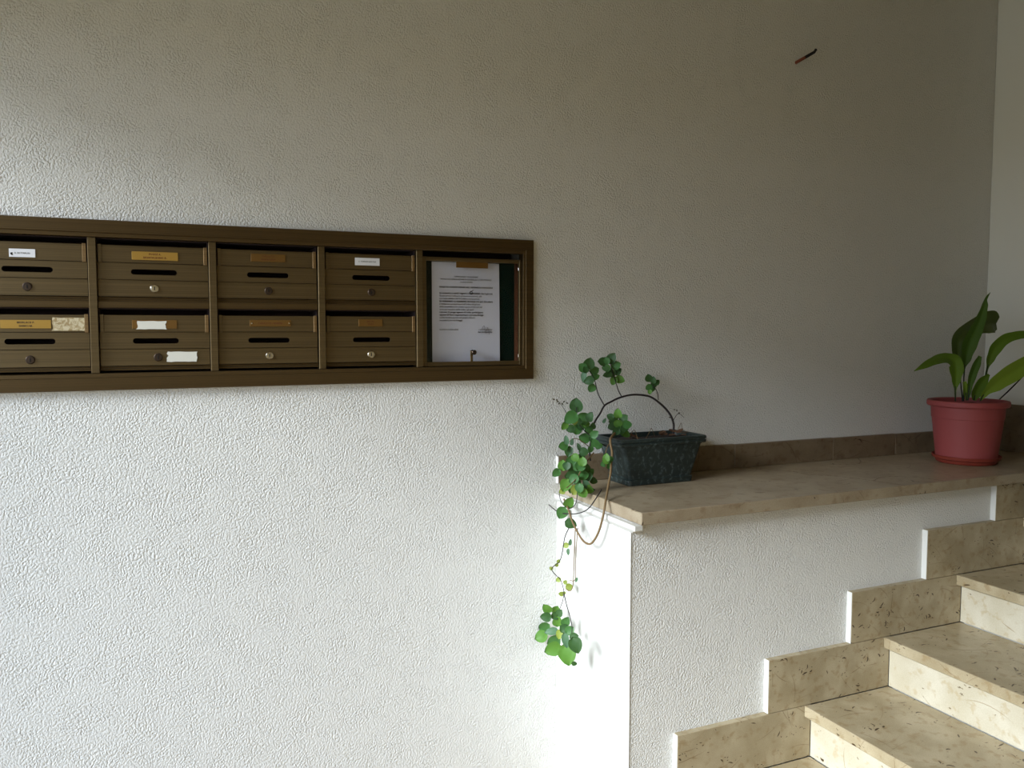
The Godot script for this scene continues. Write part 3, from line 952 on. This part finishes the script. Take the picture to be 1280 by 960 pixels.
func build_trailing_plant() -> void:
	var o := base("potted_trailing_plant", Vector3(0.145, LEDGE_Y, 0.09))
	tag(o, "trailing round-leaved plant in a scuffed dark green trough, hanging over the ledge's free end", "potted plant")
	var spec := [[0.124, 0.068, 0.0, 1], [0.127, 0.0705, 0.003, 2], [0.1285, 0.0715, 0.019, 3], [0.1245, 0.0675, 0.0215, 4], [0.1555, 0.080, 0.128, 5], [0.1555, 0.080, 0.1285, 6], [0.158, 0.082, 0.1285, 7], [0.158, 0.082, 0.131, 8]]
	var rings := [rounded_ring(0.001, 0.001, 0.0005, 0.0)]
	var groups := [9]
	for s in spec:
		rings.append(rounded_ring(s[0], s[1], 0.016, s[2]))
		groups.append(s[3])
	rings.append(rounded_ring(0.150, 0.0745, 0.012, 0.131))
	groups.append(11)
	rings.append(rounded_ring(0.147, 0.072, 0.012, 0.112))
	groups.append(12)
	put("planter", loft(rings, groups), M.tub, o)
	# two-lipped rim
	rings = []
	groups = []
	for s in [[0.160, 0.081, 0.131, 1], [0.172, 0.0835, 0.1312, 2], [0.1742, 0.0848, 0.134, 3], [0.1742, 0.0848, 0.1405, 4], [0.171, 0.082, 0.1415, 5], [0.171, 0.082, 0.1440, 6], [0.1748, 0.0850, 0.1450, 7], [0.1748, 0.0850, 0.1515, 8], [0.172, 0.083, 0.1545, 9], [0.158, 0.074, 0.1545, 10], [0.153, 0.0745, 0.1500, 11], [0.151, 0.0745, 0.1315, 12]]:
		rings.append(rounded_ring(s[0], s[1], 0.016, s[2]))
		groups.append(s[3])
	put("planter_rim", loft(rings, groups), M.tub, o)
	put("soil", lumpy(0.148, 0.072, 0.139, 0.014, 3), M.soil, o)
	for k in 14:
		var d := put("dry_leaf", null, M.dry_leaf, o)
		if leaf_shapes.is_empty():
			for j in 3: leaf_shapes.append(leaf_mesh(j))
		d.mesh = leaf_shapes[k % 3]
		var x := rng.randf_range(0.02, 0.12) if k < 10 else rng.randf_range(-0.12, 0.0)
		var s := rng.randf_range(0.016, 0.032)
		d.transform = Transform3D(Basis.from_euler(Vector3(rng.randf_range(-1.9, -0.9), rng.randf_range(-3, 3), rng.randf_range(-0.5, 0.5))).scaled(Vector3.ONE * s), Vector3(x, 0.150 + rng.randf() * 0.012, rng.randf_range(-0.02, 0.045)))
	var s: MeshInstance3D
	var dark_stem: Material = M.dark_stem
	var brown_stem: Material = M.brown_stem
	for t in [[Vector3(0.045, 1.0, 0.12), Vector3(0.052, 1.03, 0.135), Vector3(0.058, 0.998, 0.15)], [Vector3(0.25, 1.0, 0.09), Vector3(0.275, 1.035, 0.08), Vector3(0.295, 1.012, 0.06)], [Vector3(0.10, 0.995, 0.13), Vector3(0.118, 1.022, 0.13), Vector3(0.13, 1.028, 0.12), Vector3(0.15, 1.0, 0.11)]]:
		vine(o, t, 0.0009, brown_stem)
	s = vine(o, [Vector3(0.239, 0.999, 0.085), Vector3(0.242, 1.029, 0.085), Vector3(0.232, 1.059, 0.085), Vector3(0.215, 1.084, 0.080), Vector3(0.192, 1.104, 0.080), Vector3(0.157, 1.127, 0.080), Vector3(0.125, 1.136, 0.080), Vector3(0.078, 1.139, 0.080), Vector3(0.029, 1.132, 0.085), Vector3(-0.008, 1.120, 0.090), Vector3(-0.039, 1.109, 0.100), Vector3(-0.061, 1.085, 0.110), Vector3(-0.084, 1.063, 0.120), Vector3(-0.099, 1.044, 0.130), Vector3(-0.110, 1.018, 0.140), Vector3(-0.118, 0.989, 0.150), Vector3(-0.126, 0.968, 0.160), Vector3(-0.129, 0.944, 0.170)], 0.0032, dark_stem)
	lf(s, Vector3(-0.106, 1.050, 0.143), 0.025, 90, 1)
	lf(s, Vector3(-0.122, 1.029, 0.182), 0.032, 40, 0)
	lf(s, Vector3(-0.120, 1.038, 0.142), 0.030, 200, 0)
	lf(s, Vector3(-0.120, 1.001, 0.185), 0.032, -20, 0)
	lf(s, Vector3(-0.093, 0.988, 0.159), 0.027, 10, 0)
	lf(s, Vector3(-0.127, 0.980, 0.167), 0.024, -100, 0)
	lf(s, Vector3(-0.127, 1.013, 0.176), 0.024, 150, 1)
	s = vine(o, [Vector3(-0.039, 1.109, 0.100), Vector3(-0.059, 1.136, 0.105), Vector3(-0.072, 1.158, 0.110), Vector3(-0.080, 1.187, 0.110), Vector3(-0.092, 1.212, 0.110), Vector3(-0.106, 1.228, 0.110)], 0.0016, dark_stem)
	lf(s, Vector3(-0.103, 1.247, 0.110), 0.042, 75, 1)
	lf(s, Vector3(-0.123, 1.235, 0.105), 0.033, 135, 0)
	lf(s, Vector3(-0.117, 1.205, 0.102), 0.039, -100, 3)
	lf(s, Vector3(-0.077, 1.224, 0.100), 0.033, 30, 0)
	lf(s, Vector3(-0.106, 1.193, 0.116), 0.036, 200, 1)
	lf(s, Vector3(-0.079, 1.204, 0.109), 0.031, 20, 0)
	lf(s, Vector3(-0.088, 1.168, 0.102), 0.031, -120, 0)
	lf(s, Vector3(-0.120, 1.229, 0.119), 0.025, 110, 1)
	s = vine(o, [Vector3(0.035, 1.134, 0.085), Vector3(0.019, 1.156, 0.090), Vector3(0.010, 1.180, 0.090), Vector3(-0.003, 1.215, 0.090), Vector3(-0.012, 1.244, 0.090)], 0.0015, dark_stem)
	lf(s, Vector3(-0.039, 1.251, 0.085), 0.034, 170, 1)
	lf(s, Vector3(-0.027, 1.254, 0.088), 0.028, 110, 0)
	lf(s, Vector3(-0.005, 1.262, 0.085), 0.042, 60, 1)
	lf(s, Vector3(-0.029, 1.231, 0.093), 0.031, 175, 0)
	lf(s, Vector3(0.008, 1.239, 0.092), 0.034, 25, 0)
	lf(s, Vector3(-0.024, 1.209, 0.092), 0.031, 190, 1)
	lf(s, Vector3(-0.002, 1.212, 0.084), 0.028, -90, 1)
	lf(s, Vector3(0.019, 1.219, 0.085), 0.031, 40, 1)
	lf(s, Vector3(0.004, 1.188, 0.084), 0.031, -110, 2)
	lf(s, Vector3(0.027, 1.192, 0.086), 0.034, -20, 2)
	lf(s, Vector3(-0.007, 1.220, 0.082), 0.026, 100, 0)
	s = vine(o, [Vector3(0.182, 1.118, 0.080), Vector3(0.177, 1.145, 0.080), Vector3(0.163, 1.165, 0.080), Vector3(0.149, 1.190, 0.080)], 0.0013, dark_stem)
	lf(s, Vector3(0.147, 1.193, 0.073), 0.029, 100, 1)
	lf(s, Vector3(0.155, 1.187, 0.089), 0.026, 90, 1)
	lf(s, Vector3(0.170, 1.179, 0.089), 0.023, 45, 1)
	lf(s, Vector3(0.148, 1.161, 0.074), 0.026, 200, 0)
	lf(s, Vector3(0.162, 1.157, 0.070), 0.026, -100, 0)
	lf(s, Vector3(0.168, 1.170, 0.074), 0.026, 20, 1)
	lf(s, Vector3(0.145, 1.147, 0.084), 0.017, -90, 2)
	s = vine(o, [Vector3(-0.000, 1.010, 0.120), Vector3(-0.001, 1.036, 0.120), Vector3(0.005, 1.059, 0.120), Vector3(0.011, 1.083, 0.120)], 0.0015, dark_stem)
	lf(s, Vector3(-0.013, 1.086, 0.142), 0.036, 95, 2)
	lf(s, Vector3(-0.002, 1.057, 0.096), 0.034, 190, 1)
	lf(s, Vector3(-0.004, 1.050, 0.130), 0.034, -80, 2)
	lf(s, Vector3(0.037, 1.063, 0.095), 0.034, 40, 0)
	lf(s, Vector3(0.025, 1.017, 0.126), 0.034, -30, 2)
	lf(s, Vector3(0.005, 1.030, 0.133), 0.031, -90, 0)
	lf(s, Vector3(0.014, 1.050, 0.154), 0.033, 10, 0)
	lf(s, Vector3(-0.016, 1.041, 0.111), 0.031, 200, 1)
	lf(s, Vector3(-0.020, 1.027, 0.143), 0.031, 220, 1)
	lf(s, Vector3(0.010, 1.039, 0.147), 0.028, -20, 1)
	lf(s, Vector3(-0.046, 1.078, 0.150), 0.025, 150, 1)
	lf(s, Vector3(-0.036, 1.059, 0.095), 0.020, 60, 3)
	s = vine(o, [Vector3(-0.048, 0.980, 0.130), Vector3(-0.089, 0.998, 0.150), Vector3(-0.118, 1.020, 0.150), Vector3(-0.141, 1.039, 0.150), Vector3(-0.159, 1.060, 0.150), Vector3(-0.167, 1.091, 0.150), Vector3(-0.170, 1.113, 0.150)], 0.0016, dark_stem)
	lf(s, Vector3(-0.168, 1.119, 0.148), 0.049, 95, 1)
	lf(s, Vector3(-0.204, 1.084, 0.179), 0.051, 215, 0)
	lf(s, Vector3(-0.141, 1.076, 0.144), 0.044, 45, 0)
	lf(s, Vector3(-0.131, 1.083, 0.169), 0.035, 70, 1)
	lf(s, Vector3(-0.166, 1.069, 0.153), 0.027, 180, 1)
	lf(s, Vector3(-0.219, 1.058, 0.166), 0.029, 240, 2)
	lf(s, Vector3(-0.188, 1.046, 0.149), 0.030, 200, 1)
	lf(s, Vector3(-0.152, 1.041, 0.122), 0.039, 80, 0)
	lf(s, Vector3(-0.138, 1.049, 0.125), 0.033, 10, 1)
	lf(s, Vector3(-0.127, 1.010, 0.127), 0.039, 160, 0)
	lf(s, Vector3(-0.125, 1.057, 0.135), 0.025, 0, 2)
	lf(s, Vector3(-0.191, 1.072, 0.178), 0.024, -90, 4)
	s = vine(o, [Vector3(-0.123, 0.983, 0.160), Vector3(-0.158, 1.006, 0.170), Vector3(-0.183, 1.018, 0.170), Vector3(-0.206, 1.007, 0.170), Vector3(-0.211, 0.984, 0.170)], 0.0013, brown_stem)
	lf(s, Vector3(-0.229, 0.997, 0.178), 0.032, 180, 0)
	lf(s, Vector3(-0.224, 1.017, 0.189), 0.032, 100, 3)
	lf(s, Vector3(-0.208, 0.979, 0.174), 0.035, -100, 1)
	lf(s, Vector3(-0.199, 1.009, 0.178), 0.024, 80, 3)
	lf(s, Vector3(-0.181, 0.994, 0.189), 0.027, 110, 3)
	lf(s, Vector3(-0.167, 0.978, 0.196), 0.032, 0, 1)
	lf(s, Vector3(-0.196, 0.962, 0.195), 0.029, -60, 2)
	lf(s, Vector3(-0.174, 0.957, 0.190), 0.032, -110, 1)
	s = vine(o, [Vector3(-0.117, 0.969, 0.170), Vector3(-0.143, 0.949, 0.180), Vector3(-0.168, 0.927, 0.190), Vector3(-0.190, 0.903, 0.200), Vector3(-0.215, 0.886, 0.210), Vector3(-0.239, 0.875, 0.220)], 0.0018, brown_stem)
	lf(s, Vector3(-0.223, 0.935, 0.162), 0.038, 90, 2)
	lf(s, Vector3(-0.218, 0.935, 0.180), 0.029, -100, 1)
	lf(s, Vector3(-0.243, 0.912, 0.158), 0.032, 220, 0)
	lf(s, Vector3(-0.189, 0.938, 0.193), 0.040, 120, 0)
	lf(s, Vector3(-0.187, 0.939, 0.211), 0.037, 60, 0)
	lf(s, Vector3(-0.179, 0.918, 0.159), 0.043, 200, 1)
	lf(s, Vector3(-0.146, 0.920, 0.168), 0.038, -20, 1)
	lf(s, Vector3(-0.205, 0.903, 0.181), 0.038, 180, 1)
	lf(s, Vector3(-0.174, 0.878, 0.172), 0.041, -70, 3)
	lf(s, Vector3(-0.163, 0.876, 0.211), 0.040, -50, 3)
	lf(s, Vector3(-0.222, 0.875, 0.180), 0.046, -110, 2)
	lf(s, Vector3(-0.204, 0.896, 0.200), 0.035, 220, 0)
	lf(s, Vector3(-0.166, 0.904, 0.190), 0.038, 10, 0)
	lf(s, Vector3(-0.196, 0.861, 0.196), 0.035, -120, 4)
	lf(s, Vector3(-0.183, 0.856, 0.221), 0.035, -60, 2)
	lf(s, Vector3(-0.195, 0.872, 0.221), 0.032, -90, 0)
	lf(s, Vector3(-0.225, 0.853, 0.163), 0.022, 200, 4)
	lf(s, Vector3(-0.159, 0.863, 0.214), 0.035, -20, 2)
	lf(s, Vector3(-0.203, 0.858, 0.179), 0.021, -100, 1)
	lf(s, Vector3(-0.118, 0.846, 0.162), 0.025, -10, 1)
	lf(s, Vector3(-0.206, 0.953, 0.182), 0.032, 60, 0)
	lf(s, Vector3(-0.148, 0.898, 0.191), 0.032, 30, 1)
	lf(s, Vector3(-0.186, 0.953, 0.222), 0.032, 90, 2)
	lf(s, Vector3(-0.123, 0.882, 0.181), 0.027, -20, 1)
	lf(s, Vector3(-0.121, 0.905, 0.156), 0.030, 40, 0)
	s = vine(o, [Vector3(-0.057, 1.001, 0.170), Vector3(-0.089, 0.981, 0.200), Vector3(-0.097, 0.955, 0.210), Vector3(-0.100, 0.929, 0.220)], 0.0012, brown_stem)
	lf(s, Vector3(-0.104, 0.961, 0.226), 0.029, 90, 2)
	lf(s, Vector3(-0.100, 0.937, 0.203), 0.024, 200, 0)
	lf(s, Vector3(-0.091, 0.935, 0.214), 0.027, -70, 0)
	lf(s, Vector3(-0.107, 0.951, 0.226), 0.024, 150, 2)
	lf(s, Vector3(-0.083, 0.953, 0.215), 0.022, 20, 0)
	s = vine(o, [Vector3(-0.015, 1.025, 0.130), Vector3(-0.066, 1.008, 0.185), Vector3(-0.068, 0.970, 0.200), Vector3(-0.080, 0.937, 0.215), Vector3(-0.094, 0.911, 0.235), Vector3(-0.126, 0.876, 0.275), Vector3(-0.166, 0.848, 0.330), Vector3(-0.185, 0.811, 0.349), Vector3(-0.190, 0.765, 0.335), Vector3(-0.195, 0.733, 0.316), Vector3(-0.200, 0.716, 0.296), Vector3(-0.205, 0.719, 0.265), Vector3(-0.210, 0.742, 0.234), Vector3(-0.212, 0.768, 0.206), Vector3(-0.210, 0.795, 0.180), Vector3(-0.190, 0.815, 0.109)], .0034, brown_stem)
	lf(s, Vector3(-0.201, 0.816, 0.164), 0.041, 60, 2)
	lf(s, Vector3(-0.193, 0.769, 0.100), 0.047, -115, 0)
	lf(s, Vector3(-0.211, 0.757, 0.196), 0.040, -20, 1)
	s = vine(o, [Vector3(-0.120, 0.862, 0.226), Vector3(-0.158, 0.849, 0.264), Vector3(-0.190, 0.816, 0.267), Vector3(-0.190, 0.788, 0.201), Vector3(-0.190, 0.772, 0.126), Vector3(-0.190, 0.765, 0.070), Vector3(-0.190, 0.777, -0.007), Vector3(-0.190, 0.797, -0.068), Vector3(-0.190, 0.817, -0.113), Vector3(-0.190, 0.838, -0.119)], 0.0016, dark_stem)
	lf(s, Vector3(-0.190, 0.810, -0.269), .008, 10, 5)
	lf(s, Vector3(-0.190, 0.817, -0.213), .008, -20, 5)
	lf(s, Vector3(-0.190, 0.815, -0.172), .008, -40, 5)
	lf(s, Vector3(-0.190, 0.809, -0.159), .008, 200, 5)
	lf(s, Vector3(-0.190, 0.841, -0.087), .008, 20, 5)
	lf(s, Vector3(-0.190, 0.844, -0.056), .008, -20, 5)
	lf(s, Vector3(-0.190, 0.842, -0.031), .008, -30, 5)
	vine(o, [Vector3(-0.190, 0.814, -0.146), Vector3(-0.190, 0.819, -0.199), Vector3(-0.190, 0.810, -0.269)], .0008, dark_stem)
	vine(o, [Vector3(-0.190, 0.833, -0.119), Vector3(-0.190, 0.846, -0.075), Vector3(-0.190, 0.842, -0.031)], .0008, dark_stem)
	s = vine(o, [Vector3(-0.190, 0.863, 0.200), Vector3(-0.200, 0.825, 0.209), Vector3(-0.200, 0.801, 0.177), Vector3(-0.200, 0.797, 0.145), Vector3(-0.200, 0.806, 0.112), Vector3(-0.200, 0.829, 0.095), Vector3(-0.200, 0.850, 0.111)], 0.0013, dark_stem)
	s = vine(o, [Vector3(-0.205, 0.742, 0.214), Vector3(-0.205, 0.670, 0.209), Vector3(-0.205, 0.594, 0.205), Vector3(-0.205, 0.556, 0.198), Vector3(-0.205, 0.538, 0.179), Vector3(-0.205, 0.538, 0.152)], 0.0014, brown_stem)
	s = vine(o, [Vector3(-0.200, 0.748, 0.220), Vector3(-0.200, 0.644, 0.208), Vector3(-0.200, 0.583, 0.206), Vector3(-0.200, 0.570, 0.169)], 0.0012, brown_stem)
	lf(s, Vector3(-0.199, 0.673, 0.139), 0.022, 200, 4)
	lf(s, Vector3(-0.201, 0.692, 0.174), 0.022, 80, 3)
	lf(s, Vector3(-0.194, 0.654, 0.147), 0.022, -90, 3)
	lf(s, Vector3(-0.196, 0.545, 0.159), 0.025, 10, 4)
	lf(s, Vector3(-0.205, 0.558, 0.150), 0.016, 60, 4)
	lf(s, Vector3(-0.204, 0.586, 0.222), 0.016, -110, 3)
	s = vine(o, [Vector3(-0.225, 0.748, 0.210), Vector3(-0.225, 0.712, 0.183), Vector3(-0.225, 0.662, 0.167), Vector3(-0.225, 0.626, 0.146), Vector3(-0.225, 0.592, 0.095), Vector3(-0.225, 0.579, 0.107), Vector3(-0.225, 0.571, 0.152), Vector3(-0.225, 0.549, 0.174), Vector3(-0.225, 0.533, 0.179), Vector3(-0.225, 0.504, 0.169), Vector3(-0.225, 0.478, 0.153), Vector3(-0.225, 0.434, 0.136)], 0.0013, dark_stem)
	lf(s, Vector3(-0.221, 0.623, 0.133), 0.014, 60, 4)
	lf(s, Vector3(-0.218, 0.606, 0.114), 0.014, 180, 4)
	lf(s, Vector3(-0.222, 0.587, 0.083), 0.014, 150, 4)
	lf(s, Vector3(-0.222, 0.564, 0.135), 0.019, 210, 4)
	lf(s, Vector3(-0.215, 0.519, 0.140), 0.019, 170, 4)
	lf(s, Vector3(-0.215, 0.526, 0.159), 0.016, -90, 4)
	s = vine(o, [Vector3(-0.235, 0.540, 0.199), Vector3(-0.235, 0.512, 0.215), Vector3(-0.235, 0.482, 0.237), Vector3(-0.235, 0.452, 0.253), Vector3(-0.235, 0.423, 0.248)], 0.0014, dark_stem)
	lf(s, Vector3(-0.245, 0.463, 0.100), 0.039, 130, 2)
	lf(s, Vector3(-0.216, 0.456, 0.104), 0.031, 60, 2)
	lf(s, Vector3(-0.250, 0.481, 0.199), 0.027, 60, 1)
	lf(s, Vector3(-0.265, 0.449, 0.133), 0.038, 180, 1)
	lf(s, Vector3(-0.238, 0.451, 0.141), 0.027, 200, 1)
	lf(s, Vector3(-0.230, 0.434, 0.145), 0.041, 90, 2)
	lf(s, Vector3(-0.216, 0.441, 0.175), 0.035, 60, 0)
	lf(s, Vector3(-0.212, 0.367, 0.011), 0.043, 205, 0)
	lf(s, Vector3(-0.224, 0.381, 0.090), 0.048, 190, 3)
	lf(s, Vector3(-0.225, 0.338, 0.016), 0.046, 200, 2)
	lf(s, Vector3(-0.227, 0.424, 0.186), 0.032, 40, 1)
	lf(s, Vector3(-0.228, 0.431, 0.224), 0.032, 40, 0)
	lf(s, Vector3(-0.224, 0.393, 0.151), 0.033, 250, 4)
	lf(s, Vector3(-0.211, 0.343, 0.082), 0.048, 200, 0)
	lf(s, Vector3(-0.248, 0.348, 0.148), 0.057, 200, 2)
	lf(s, Vector3(-0.265, 0.421, 0.269), 0.047, -80, 3)
	lf(s, Vector3(-0.256, 0.374, 0.263), 0.068, -82, 2)
	lf(s, Vector3(-0.257, 0.423, 0.318), 0.051, -70, 1)
	lf(s, Vector3(-0.248, 0.437, 0.290), 0.029, 20, 1)
	lf(s, Vector3(-0.221, 0.325, 0.152), 0.022, -90, 1)
	lf(s, Vector3(-0.266, 0.372, 0.327), 0.018, -10, 1)
	s = vine(o, [Vector3(-0.196, 1.082, 0.150), Vector3(-0.213, 1.110, 0.150), Vector3(-0.230, 1.131, 0.150)], 0.0009, dark_stem)
	lf(s, Vector3(-0.249, 1.141, 0.150), .009, 160, 5)
	lf(s, Vector3(-0.238, 1.138, 0.150), .009, 120, 5)
	lf(s, Vector3(-0.230, 1.128, 0.150), .009, -110, 5)
	lf(s, Vector3(-0.218, 1.125, 0.150), .009, -60, 5)
	lf(s, Vector3(-0.213, 1.132, 0.150), .009, 30, 5)
	lf(s, Vector3(-0.202, 1.127, 0.150), .009, -20, 5)
	lf(s, Vector3(-0.235, 1.133, 0.150), .009, 200, 5)
	s = vine(o, [Vector3(0.241, 1.048, 0.085), Vector3(0.271, 1.067, 0.070), Vector3(0.302, 1.051, 0.060)], 0.0008, dark_stem)
	lf(s, Vector3(0.251, 1.082, 0.075), .008, 160, 5)
	lf(s, Vector3(0.261, 1.079, 0.075), .008, 90, 5)
	lf(s, Vector3(0.271, 1.070, 0.075), .008, 10, 5)
	lf(s, Vector3(0.232, 1.056, 0.075), .008, 170, 5)


func blade(o: Node3D, pts: Array, widths: Array, kind: int) -> void:
	# a long strap leaf: stalk and blade along a spine, folded at the rib
	var front := Vector3(-0.402, 0.15, 0.916).normalized()
	var spine := []
	var ws := []
	for i in pts.size() - 1:
		var p0: Vector3 = pts[maxi(i - 1, 0)]
		var p3: Vector3 = pts[mini(i + 2, pts.size() - 1)]
		for k in 5:
			var t := k / 5.0
			spine.append(pts[i].cubic_interpolate(pts[i + 1], p0, p3, t) - o.position)
			ws.append(lerpf(widths[i], widths[i + 1], smoothstep(0.0, 1.0, t)))
	spine.append(pts[-1] - o.position)
	ws.append(widths[-1])
	var rows := []
	for i in spine.size():
		var d: Vector3 = (spine[mini(i + 1, spine.size() - 1)] - spine[maxi(i - 1, 0)]).normalized()
		var side := d.cross(front).normalized()
		var n := side.cross(d).normalized()
		var row := []
		for j in 9:
			var q := j / 4.0 - 1.0
			var w: float = ws[i] * 0.5
			row.append(spine[i] + side * q * w + n * (absf(q) * w * 0.45 - 0.08 * w * q * q + 0.012 * w * sin(i * 1.1 + q * 4.0) - 0.0012))
		rows.append(row)
	var st := begin()
	for i in rows.size() - 1:
		for j in 8:
			quad(st, rows[i][j], rows[i][j + 1], rows[i + 1][j + 1], rows[i + 1][j], rows[i][j] - front, 1)
	var leaf := put("leaf_blade", done(st), M.blade[kind], o)
	st = begin()
	var thick := []
	for i in range(0, mini(16, spine.size())):
		if i > 4 and ws[i] > 0.022: break
		thick.append(spine[i] - front * 0.001)
	tube(st, thick, 0.0028, 0.0018, 6)
	put("stalk", done(st), M.green_stem, leaf)


func build_pot_plant() -> void:
	var c := Vector3(1.469, LEDGE_Y, 0.253)
	var dish := put("pot_saucer", lathe([[0.0, 0.0, 1], [0.098, 0.0, 2], [0.103, 0.003, 3], [0.108, 0.014, 4], [0.116, 0.018, 5], [0.1195, 0.029, 6], [0.1175, 0.030, 7], [0.110, 0.020, 8], [0.104, 0.0058, 9], [0.0, 0.0058]], 56), M.saucer)
	dish.position = c
	tag(dish, "round red-brown plastic saucer under the red flower pot", "saucer")
	var o := base("potted_aspidistra", c + Vector3(0, 0.006, 0))
	tag(o, "broad-leaved green plant in a dusty red plastic pot at the ledge's right end", "potted plant")
	put("pot", lathe([[0.0, 0.0, 1], [0.100, 0.0, 2], [0.104, 0.004, 3], [0.1225, 0.165, 4], [0.1245, 0.167, 5], [0.1268, 0.208, 6], [0.128, 0.210, 7], [0.138, 0.211, 8], [0.1415, 0.215, 9], [0.1415, 0.229, 10], [0.139, 0.233, 11], [0.131, 0.233, 12], [0.128, 0.229, 13], [0.125, 0.20]], 64), M.terracotta, o)
	put("soil", lumpy(0.126, 0.126, 0.212, 0.01, 9, true), M.soil, o)
	blade(o, [Vector3(1.436, 1.085, 0.260), Vector3(1.434, 1.144, 0.260), Vector3(1.434, 1.206, 0.259), Vector3(1.437, 1.248, 0.261), Vector3(1.445, 1.296, 0.264), Vector3(1.463, 1.343, 0.272), Vector3(1.481, 1.390, 0.280), Vector3(1.494, 1.442, 0.286), Vector3(1.500, 1.472, 0.288), Vector3(1.523, 1.496, 0.288)], [0.003, 0.003, 0.007, 0.038, 0.056, 0.050, 0.040, 0.025, 0.010, 0.002], 0)
	blade(o, [Vector3(1.478, 1.080, 0.224), Vector3(1.469, 1.150, 0.220), Vector3(1.460, 1.218, 0.216), Vector3(1.451, 1.276, 0.213), Vector3(1.454, 1.319, 0.214), Vector3(1.487, 1.347, 0.217), Vector3(1.540, 1.367, 0.218), Vector3(1.579, 1.380, 0.225), Vector3(1.615, 1.384, 0.230), Vector3(1.638, 1.379, 0.234)], [0.003, 0.004, 0.019, 0.050, 0.057, 0.057, 0.067, 0.086, 0.088, 0.052], 1)
	blade(o, [Vector3(1.380, 1.087, 0.269), Vector3(1.378, 1.127, 0.268), Vector3(1.378, 1.170, 0.268), Vector3(1.376, 1.207, 0.267), Vector3(1.368, 1.235, 0.263), Vector3(1.335, 1.249, 0.260), Vector3(1.288, 1.246, 0.261), Vector3(1.237, 1.231, 0.261), Vector3(1.175, 1.204, 0.255)], [0.005, 0.008, 0.036, 0.056, 0.055, 0.038, 0.036, 0.028, 0.003], 2)
	blade(o, [Vector3(1.414, 1.091, 0.295), Vector3(1.417, 1.138, 0.296), Vector3(1.425, 1.184, 0.299), Vector3(1.437, 1.222, 0.304), Vector3(1.450, 1.257, 0.310)], [0.005, 0.019, 0.030, 0.030, 0.014], 0)
	blade(o, [Vector3(1.427, 1.089, 0.278), Vector3(1.424, 1.127, 0.277), Vector3(1.416, 1.160, 0.274)], [0.010, 0.026, 0.014], 3)
	blade(o, [Vector3(1.534, 1.084, 0.260), Vector3(1.541, 1.146, 0.263), Vector3(1.550, 1.204, 0.267), Vector3(1.560, 1.247, 0.271), Vector3(1.576, 1.285, 0.278), Vector3(1.605, 1.317, 0.291), Vector3(1.640, 1.331, 0.306), Vector3(1.679, 1.336, 0.323), Vector3(1.728, 1.324, 0.345), Vector3(1.773, 1.290, 0.365)], [0.006, 0.006, 0.008, 0.033, 0.045, 0.040, 0.033, 0.029, 0.021, 0.004], 2)
	blade(o, [Vector3(1.447, 1.091, 0.320), Vector3(1.463, 1.120, 0.327), Vector3(1.500, 1.157, 0.343), Vector3(1.546, 1.192, 0.363), Vector3(1.592, 1.222, 0.383), Vector3(1.642, 1.250, 0.405), Vector3(1.701, 1.264, 0.431)], [0.007, 0.024, 0.057, 0.067, 0.064, 0.052, 0.005], 3)
	blade(o, [Vector3(1.462, 1.088, 0.283), Vector3(1.468, 1.116, 0.285), Vector3(1.486, 1.154, 0.293), Vector3(1.511, 1.187, 0.304)], [0.014, 0.038, 0.040, 0.010], 2)
	blade(o, [Vector3(1.649, 1.076, 0.245), Vector3(1.663, 1.125, 0.284), Vector3(1.710, 1.178, 0.304), Vector3(1.761, 1.232, 0.327), Vector3(1.804, 1.265, 0.345), Vector3(1.857, 1.275, 0.369)], [0.004, 0.004, 0.004, 0.010, 0.038, 0.005], 1)


func build_wall_stub() -> void:
	var o := base("wall_hook", Vector3(0.815, 2.335, 0))
	tag(o, "rusty metal stub with a black tip sticking out of the stucco, high on the right", "hook")
	var st := begin()
	tube(st, [Vector3(0, 0, -0.01), Vector3(0.006, 0.005, 0.008), Vector3(0.030, 0.020, 0.022)], 0.0062, 0.0052, 8)
	put("shank", done(st), M.rust, o)
	st = begin()
	tube(st, [Vector3(0.027, 0.018, 0.020), Vector3(0.055, 0.036, 0.037), Vector3(0.060, 0.046, 0.040)], 0.0056, 0.0048, 8)
	put("tip", done(st), M.black_tip, o)
